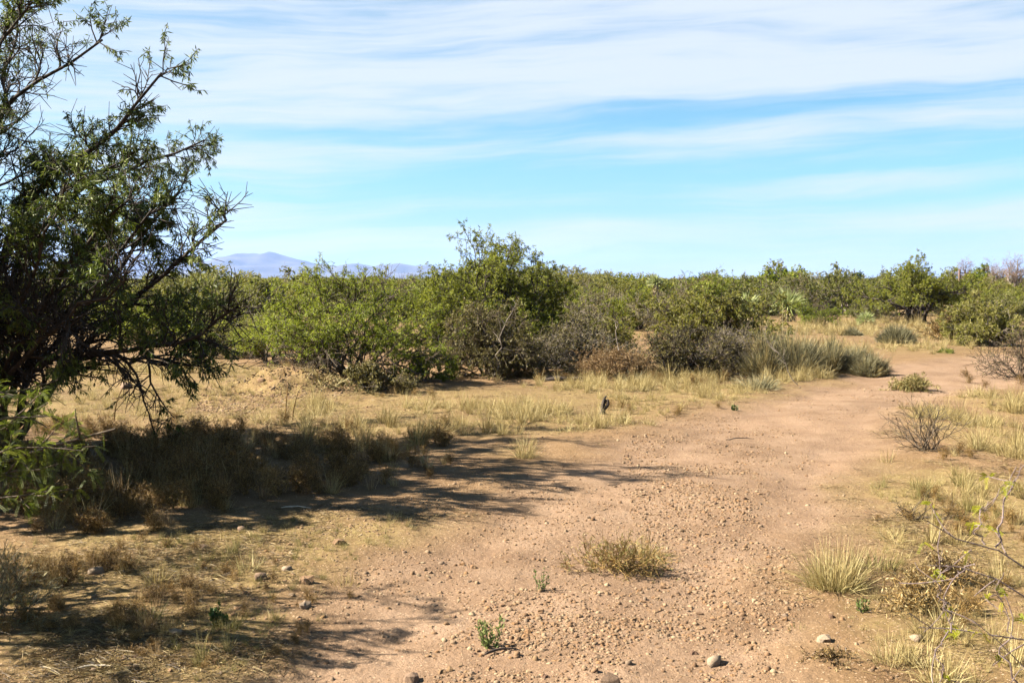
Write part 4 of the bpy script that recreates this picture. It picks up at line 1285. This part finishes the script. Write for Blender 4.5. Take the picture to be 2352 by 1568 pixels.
# thorny acacia that reaches in from the right
def thorn_acacia():
    rng = np.random.default_rng(61)
    base = np.array([2.42, 3.45, float(height(2.42, 3.45)) - .05])
    P = point_at
    lines = [
        ([base, base + [-.15, .02, .35], P(2420, 1340, 3.6), P(2352, 1278, 3.6), P(2300, 1265, 3.6), P(2262, 1250, 3.6), P(2200, 1225, 3.6), P(2130, 1196, 3.6)], .011),
        ([P(2286, 1256, 3.6), P(2300, 1200, 3.62), P(2312, 1150, 3.64), P(2345, 1065, 3.7)], .006),
        ([P(2262, 1250, 3.6), P(2240, 1225, 3.6), P(2250, 1190, 3.6), P(2270, 1150, 3.6)], .005),
        ([base, base + [-.2, -.05, .25], P(2430, 1440, 3.55), P(2352, 1370, 3.55), P(2290, 1290, 3.55), P(2235, 1308, 3.55), P(2130, 1298, 3.55)], .010),
        ([P(2240, 1295, 3.58), P(2195, 1310, 3.6), P(2168, 1390, 3.62), P(2200, 1400, 3.62)], .005),
        ([base, base + [-.25, 0, .12], P(2450, 1500, 3.5), P(2352, 1455, 3.5), P(2270, 1445, 3.5), P(2180, 1425, 3.5), P(2110, 1440, 3.5)], .009),
        ([P(2180, 1425, 3.5), P(2160, 1360, 3.5), P(2155, 1330, 3.5), P(2165, 1260, 3.5)], .0045),
        ([P(2185, 1428, 3.5), P(2155, 1480, 3.48), P(2155, 1520, 3.46), P(2190, 1580, 3.44)], .0045),
        ([base, base + [-.3, -.05, .2], P(2440, 1600, 3.4), P(2320, 1510, 3.4), P(2270, 1460, 3.4), P(2230, 1420, 3.4)], .008),
        ([P(2340, 1570, 3.4), P(2300, 1500, 3.42), P(2310, 1440, 3.44), P(2300, 1380, 3.46), P(2295, 1330, 3.47)], .005),
    ]
    K = 12
    S = np.array([smooth_line(p, K, rng, .008) for p, _ in lines]); SR = np.array([r * .62 * np.linspace(1, .25, K) for _, r in lines])
    for az, el, ln in ((20, 50, 1.5), (80, 55, 1.4), (320, 60, 1.5), (270, 45, 1.3), (100, 75, 1.6)):
        d = np.array([math.cos(RAD(az)) * math.cos(RAD(el)), math.sin(RAD(az)) * math.cos(RAD(el)), math.sin(RAD(el))])
        S = np.concatenate([S, smooth_line([base, base + d * ln * .5 + np.array([0, 0, .1]), base + d * ln], K, rng, .01)[None]]); SR = np.concatenate([SR, .012 * np.linspace(1, .2, K)[None]])
    B2, R2 = kids(S, SR, 4, rng, .4, 1, .16, .8, 5, .03, .16, .6, .0016)
    g = Geo().tubes(S, SR, 6).tubes(B2, R2, 4)
    T, TR = kids(S, SR, 26, rng, .2, 1, .012, 1.3, 2, 0, 0, .5, .0006, fall=0)
    g.tubes(T, TR, 3)
    c = Geo()
    ends = np.concatenate([B2[:, -2:], S[3:10, -3:-1]])
    for tw in ends:
        if rng.random() < .62 and tw[0][2] < 1.05:
            for _ in range(int(rng.integers(2, 5))):
                near_leaf(c, tw[0] + (tw[1] - tw[0]) * rng.random(), norm(rng.normal(size=3)), rng, .03, 7, .0035, .008)
    e = thing('thorn_acacia', 'thorny purple-grey branches with sparse yellow-green leaflets reaching in at the lower right', 'shrub', base, [])
    for nm, me in (('trunk', g.mesh('trunk', M['bark_purple'], True)), ('crown', c.mesh('crown', M['leaf_yellow']))):
        me.transform(__import__('mathutils').Matrix.Translation(-Vector(base)))
        mesh_obj(nm, me, e)


thorn_acacia()

# grey twig shrub cut by the left edge
put('bare_shrub', 'silvery twig shrub cut by the left edge', 'shrub', -15, 1420,
    twig_tangle('bare_shrub', 451, .30, .36, 20, M['sage'], 6, 4, .0025, .14, .03, 10, M['straw_green'], .3, .03, .006, rend=.0011))

# burnt snag with its loop
def snag():
    b = on_ground(1385, 948)
    S = smooth_line([(0, 0, -.05), (-.005, 0, .07), (.005, 0, .14), (0, 0, .20), (.04, 0, .245)], 9)[None]
    L_ = smooth_line([(.0, 0, .07), (.055, -.01, .12), (.07, -.01, .18), (.05, 0, .215), (.025, 0, .19), (.03, 0, .15)], 10)[None]
    g = Geo().tubes(S, np.array([[.045, .042, .036, .032, .028, .024, .02, .014, .008]]), 7)
    e = thing('burnt_snag', 'small black wooden snag with a looped fork on the dirt', 'snag', b, [('stem', g.mesh('stem', M['wood_black'], True)),
              ('loop', Geo().tubes(L_, np.array([np.linspace(.022, .010, 10)]), 6).mesh('loop', M['wood_black'], True))])
    R_ = np.array([smooth_line([(0, 0, .03), (-.06, .01, .015), (-.11, 0, -.01)], 5), smooth_line([(0, 0, .03), (.05, -.03, .01), (.10, -.04, -.01)], 5)])
    mesh_obj('roots', Geo().tubes(R_, np.array([[.028, .024, .02, .014, .008]] * 2), 6).mesh('roots', M['wood_black'], True), e)


snag()


def stick(px, py, ang, ln, r, mat, label, curve=.04):
    b = on_ground(px, py, -.008)
    rng = np.random.default_rng(int(px * 7 + py))
    c, s = math.cos(RAD(ang)), math.sin(RAD(ang))
    P = smooth_line([(-c * ln / 2, -s * ln / 2, .0), (-s * curve * .5, c * curve * .5, .012), (c * ln / 2, s * ln / 2, .004)], 8, rng, r * .35)[None]
    rr = r * np.array([[.5, .9, 1, .95, .9, .8, .65, .35]])
    tag(mesh_obj('fallen_stick', Geo().tubes(P, rr, 6).mesh('stick', mat, True), loc=b), label, 'stick')


stick(1300, 872, 6, .75, .055, M['wood_black'], 'dark fallen log lying before the tawny dome')
stick(1480, 870, 2, .35, .022, M['wood_pale'], 'short pale stick under the tawny dome')
stick(1150, 1475, 28, .16, .006, M['wood_black'], 'thin dark stick behind the bright green herb')
stick(680, 1175, -10, .22, .005, M['wood_pale'], 'pale curved stick at the lower rim of the tree shadow')
stick(215, 1530, 8, .18, .005, M['wood_pale'], 'straight straw-coloured stick at the bottom left')
stick(820, 848, 3, .9, .018, M['wood_pale'], 'pale stick on the dirt behind the bright mesquite')
stick(1700, 1000, 5, .3, .006, M['wood_black'], 'dark twig on the sand of the track')
put('dead_brush', 'heap of bleached dead twigs left of the bright mesquite', 'dead brush', 745, 905,
    twig_tangle('dead_brush', 461, .42, .26, 9, M['straw'], 4, 3, .010, .16, 0, 6, rend=.003))
put('dead_brush', 'bleached twig heap right of the bright mesquite', 'dead brush', 1040, 862,
    twig_tangle('dead_brush', 462, .35, .22, 8, M['straw'], 4, 3, .010, .16, 0, 6, rend=.003))
for k, (px, py, h, lab) in enumerate([(655, 965, .42, 'tall bare seed stalk rising before the rubble mound'), (672, 962, .34, 'shorter seed stalk beside the tall one'), (262, 960, .40, 'curved dry stalk left among the weeds')]):
    rng = np.random.default_rng(470 + k)
    P = smooth_line([(0, 0, -.03), (.01, 0, h * .5), (.035 * (k + 1), 0, h)], 6)[None]
    tag(mesh_obj('seed_stalk', Geo().tubes(P, np.array([np.linspace(.009, .005, 6)]), 5, a=np.array([.55])).mesh('stalk', M['weed']), loc=on_ground(px, py)), lab, 'stalk')

# ------------------------------------------------------------------ weeds in the tree shadow, straw, gravel
rng = np.random.default_rng(9)


def sample_zone(e, n):
    gx, gy, ax, ay = grass_zone(e)
    q = np.sqrt(rng.random(n)); t = rng.random(n) * 2 * np.pi
    return gx + ax * q * np.cos(t), gy + ay * q * np.sin(t)


def stand(x, y, sink=.005):
    return np.stack([x, y, height(x, y) - sink], -1)


def zrot(n, lean=.12):
    return np.stack([rng.normal(0, lean, n), rng.normal(0, lean, n), rng.random(n) * 6.28], -1)


def grass_stuff():
    for kind, lab, nm in (('straw', 'golden dry grass over the clearing', 'dry_grass'), ('straw_green', 'half-green short grass between the stones', 'green_grass')):
        P, S = [], []
        for e in GRASS:
            if e[5] != kind:
                continue
            gx, gy, ax, ay = grass_zone(e)
            n = int(np.pi * ax * ay * e[4] * 1.5)
            n = min(n, 2600)
            x, y = sample_zone(e, n)
            keep = (path_mask(x, y) < .25) & (vnoise(x * 1.1 + 3, y * 1.1) + .5 * vnoise(x * 3, y * 3) > -.16)
            x, y = x[keep], y[keep]
            s = e[6] / .25 * rng.uniform(.45, 1.2, len(x))
            P.append(stand(x, y)); S.append(np.stack([s * 1.1, s * 1.1, s], -1))
        P, S = np.concatenate(P), np.concatenate(S)
        n = len(P)
        src = [tuft_mesh('%s_tuft' % nm, 500 + k + len(nm), (85, 60, 110, 45, 90, 70, 55, 100)[k], (.25, .30, .20, .34, .22, .26, .16, .24)[k], (.05, .03, .09, .04, .12, .07, .14, .05)[k], M[kind], .0044, (.5, .35, .8, .3, 1.0, .65, 1.25, .7)[k], (.5, .3, .9, .7, .6, 1.3, .4, 1.0)[k]) for k in range(8)]
        scatter(nm, P, zrot(n, .2), S, rng.integers(0, 8, n), src, lab, 'grass')
        print('grass', nm, n)


grass_stuff()


def shadow_weeds():
    src = []
    for k in range(6):
        g = Geo()
        for _, me in twig_tangle('weed_piece', 520 + k, .2, .36, 9, M['weed'], 6, 4, .003, .2, .06, 35, M['weed'], 2.2, .022, .006, rend=.0012):
            v = np.empty(len(me.vertices) * 3, np.float32); me.vertices.foreach_get('co', v)
            q = np.empty(len(me.loops), np.int32); me.loops.foreach_get('vertex_index', q)
            a = np.empty(len(me.vertices), np.float32); me.attributes['rnd'].data.foreach_get('value', a)
            g.add(v.reshape(-1, 3).astype(float), q.reshape(-1, 4), a=a)
        src.append(g.mesh('weed_piece', M['weed']))
    for k in range(2):
        src.append(tuft_mesh('weed_grass', 530 + k, 60, .42, .06, M['straw'] if k else M['weed_red'], .004, .45, .8))
    P, S = [], []
    for (px, py, rx, ry, dens, h) in ((230, 1120, 340, 95, 44, .66), (520, 1100, 340, 85, 30, .55), (760, 1075, 280, 60, 14, .42), (200, 1190, 380, 40, 40, .42), (350, 985, 400, 22, 14, .5), (900, 1010, 160, 30, 9, .5),
                                      (80, 1330, 240, 50, 75, .32), (60, 1480, 320, 90, 110, .22), (300, 1400, 260, 60, 60, .22), (450, 1290, 280, 60, 30, .2), (250, 1540, 300, 40, 70, .2), (620, 1420, 200, 90, 22, .16), (620, 1500, 160, 40, 5, .25), (2230, 1190, 150, 55, 26, .26), (2230, 1370, 140, 50, 30, .22), (2260, 1480, 130, 60, 26, .2),
                                      (2160, 1240, 120, 30, 6, .3), (1530, 935, 160, 16, 4, .35), (1980, 1160, 60, 30, 4, .2), (760, 880, 120, 16, 5, .4), (2300, 870, 80, 14, 3, .5), (1650, 930, 60, 12, 4, .35), (2290, 1080, 90, 40, 8, .35),
                                      (1000, 905, 160, 12, 4, .35), (1250, 868, 260, 8, 6, .45), (1600, 872, 160, 8, 8, .45)):
        e = (px, py, rx, ry)
        gx, gy, ax, ay = grass_zone(e)
        n = int(np.pi * ax * ay * dens * 1.3)
        x, y = sample_zone(e, n)
        keep = vnoise(x * 1.4 + 13, y * 1.4) + .4 * vnoise(x * 4, y * 4) > -.22
        x, y = x[keep], y[keep]
        s = h * rng.uniform(.5, 1.25, len(x))
        P.append(stand(x, y)); S.append(np.stack([s * 1.15, s * 1.15, s], -1))
    P, S = np.concatenate(P), np.concatenate(S)
    n = len(P)
    print('weeds', n)
    scatter('dry_weeds', P, zrot(n, .15), S, rng.choice(8, n, p=[.105] * 6 + [.185] * 2), src, 'brown dry weeds in the tree shadow and along the track', 'weeds')


shadow_weeds()


def straw_litter():
    """fallen straw and twig scraps lying on the earth off the track"""
    src = []
    for k in range(6):
        r2 = np.random.default_rng(540 + k)
        n = 34
        pos = np.stack([r2.normal(0, .06, n), r2.normal(0, .06, n), r2.uniform(.002, .012, n)], -1)
        az = r2.random(n) * 6.28
        d = np.stack([np.cos(az), np.sin(az), r2.normal(0, .12, n)], -1)
        src.append(Geo().strips(pos, d, r2.uniform(.015, .07, n), .002, .08, r2, (1, 1, .6)).mesh('litter_piece', M['litter']))
    P = []
    for (px, py, rx, ry, dens) in ((300, 1400, 420, 170, 130), (250, 1500, 350, 90, 160), (2220, 1280, 170, 200, 60), (500, 1220, 330, 60, 40), (900, 1190, 200, 25, 40), (2250, 1060, 130, 90, 40), (1980, 1330, 140, 70, 60), (1000, 980, 500, 60, 14),
                                   (2200, 1480, 200, 90, 60), (400, 930, 400, 40, 10), (1600, 900, 350, 30, 10), (700, 1480, 140, 60, 25)):
        gx, gy, ax, ay = grass_zone((px, py, rx, ry))
        n = min(int(np.pi * ax * ay * dens * 1.8), 3000)
        gx, gy, ax, ay = grass_zone((px, py, rx, ry))
        x, y = gx + ax * rng.normal(0, .6, n), gy + ay * rng.normal(0, .6, n)
        keep = (vnoise(x * 2.2 + 31, y * 2.2) + .5 * vnoise(x * 6, y * 6) > -.12) & (path_mask(x, y) < .6)
        P.append(stand(x[keep], y[keep], 0.0))
    P = np.concatenate(P); n = len(P)
    s = rng.uniform(.6, 1.3, n)
    print('litter', n)
    scatter('straw_litter', P, np.stack([rng.normal(0, .05, n), rng.normal(0, .05, n), rng.random(n) * 6.28], -1), np.repeat(s[:, None], 3, 1), rng.integers(0, 6, n), src, 'fallen straw and twig scraps on the earth', 'litter')


straw_litter()


def stones():
    kinds = [stone_mesh('pebble', 600 + k, M['stone'], rng.uniform(.45, .75)) for k in range(8)]
    zones = [  # view ellipse, stones per square metre, mean size in metres
        (1380, 1500, 420, 110, 950, .0105), (1450, 1400, 380, 90, 520, .010), (1650, 1250, 170, 160, 620, .0095), (1600, 1080, 150, 90, 420, .0095), (1700, 1000, 170, 60, 260, .009),
        (800, 1350, 300, 150, 130, .011), (1100, 1300, 320, 200, 120, .009), (500, 1450, 420, 120, 60, .010), (640, 905, 190, 40, 220, .020), (560, 930, 200, 22, 60, .016), (1500, 1150, 300, 80, 180, .0085),
        (2000, 930, 250, 70, 60, .009), (2050, 1480, 250, 120, 80, .010), (900, 960, 600, 40, 16, .013), (2000, 1200, 220, 130, 70, .008), (1000, 1200, 350, 40, 130, .010), (2180, 905, 170, 35, 60, .012), (700, 1540, 400, 60, 220, .007), (1000, 1380, 700, 180, 170, .006), (500, 1300, 450, 100, 120, .007), (1500, 1100, 500, 120, 110, .0065), (2050, 1350, 260, 200, 110, .006), (1200, 940, 700, 40, 40, .008),
    ]
    X, Y, S = [], [], []
    for px, py, rx, ry, dens, sz in zones:
        gx, gy, ax, ay = grass_zone((px, py, rx, ry))
        n = int(np.pi * ax * ay * dens * 3.6)
        x, y = sample_zone((px, py, rx, ry), n)
        clump = vnoise(x * 1.7 + 51, y * 1.7) + .6 * vnoise(x * 5 + 3, y * 5)
        keep = clump + rng.normal(0, .18, n) > -.1
        X.append(x[keep]); Y.append(y[keep]); S.append(sz * np.exp(rng.normal(0, .52, keep.sum())))
    X, Y, S = np.concatenate(X), np.concatenate(Y), np.minimum(np.concatenate(S) * .68, .021)
    n = len(X)
    print('stones', n)
    Z = height(X, Y) + S * rng.uniform(-.42, .12, n)
    rot = np.stack([rng.normal(0, .25, n), rng.normal(0, .25, n), rng.random(n) * 6.28], -1)
    show = S / np.maximum(Y, 3)                         # how large each stone looks from where the track is walked
    order = np.argsort(-show)
    big, rest = order[:300], order[300:]
    for i in big:
        o = mesh_obj('pebble', kinds[int(rng.integers(8))], dirt_path, (X[i], Y[i], Z[i]))
        o.rotation_euler = rot[i]; o.scale = (S[i],) * 3
    r = rest
    scatter('gravel', np.stack([X, Y, Z], -1)[r], rot[r], np.repeat(S[r][:, None], 3, 1), rng.integers(0, 8, len(r)), kinds, 'loose gravel strewn over the track', 'gravel')


stones()

# single rocks that stand out
for k, (px, py, s, mat, lab) in enumerate([
        (220, 1446 - 130, .040, 'rock_pale', 'pale flat rock in the shade at the lower left'), (700, 1389, .030, 'rock_pale', 'whitish rock left of the track'),
        (402, 1452, .030, 'rock_pale', 'pale rounded rock below the straw at the lower left'), (945, 1533, .032, 'rock_brown', 'dark brown rock on the branch shadow'),
        (2105, 1420 + 45, .030, 'rock_pale', 'light oval stone right of the small twig mat'), (1895, 1460, .034, 'rock_pale', 'cream rock at the right edge of the track'),
        (555, 1222, .034, 'rock_brown', 'grey-brown rock just below the tree shadow'), (470, 1245 + 15, .026, 'rock_brown', 'brown rock at the left below the shadow'),
        (600, 1330, .038, 'rock_brown', 'lumpy brown rock near the middle left'), (700, 1335, .045, 'clod', 'crusted dirt clod with a deep shadow'),
        (660, 1310, .030, 'rock_pale', 'small pale rock beside the crusted clod'), (1770, 1570, .045, 'rock_pale', 'tan rock at the bottom of the gravel'),
        (672, 862, .10, 'rock_brown', 'dark boulder on top of the rubble mound'), (545, 884, .085, 'rock_brown', 'rock at the lip of the dug hole'),
        (600, 900, .07, 'clod', 'clod in front of the dug hole'), (710, 880, .06, 'clod', 'clod on the right flank of the rubble mound'),
        (290, 888, .10, 'rock_brown', 'lone black rock on the open dirt behind the leaning tree'), (780, 1250, .038, 'clod', 'dirt clod left of the gravel patch'),
        (1640, 1490, .035, 'rock_pale', 'smooth tan cobble in the gravel'), (1400, 1545, .038, 'rock_brown', 'reddish cobble low in the gravel')]):
    o = mesh_obj('rock', stone_mesh('rock', 700 + k, M[mat], .62, .16, 9), loc=on_ground(px, py, -s * .2))
    o.scale = (s * 1.25,) * 3
    o.rotation_euler = (0.1, -.1, k * 1.3)
    tag(o, lab, 'rock')

# ------------------------------------------------------------------ desert air
def haze():
    V = np.array([(x, y, z) for z in (-8.0, 190.0) for y in (-8800.0, 8800.0) for x in (-8800.0, 8800.0)])
    Q = np.array([(0, 2, 3, 1), (4, 5, 7, 6), (0, 1, 5, 4), (2, 6, 7, 3), (0, 4, 6, 2), (1, 3, 7, 5)])
    m, nt, N, L, out = mat_base('desert_air')
    v = N.new('ShaderNodeVolumePrincipled')
    v.inputs['Color'].default_value = (.30, .50, 1.0, 1)
    v.inputs['Density'].default_value = HAZE
    v.inputs['Anisotropy'].default_value = 0.2
    L.new(v.outputs[0], out.inputs['Volume'])
    o = mesh_obj('haze', new_mesh('haze', V, Q, None, m))
    tag(o, 'thin bluish desert air over the whole plain', 'haze', kind='stuff')


HAZE = 7e-5
haze()
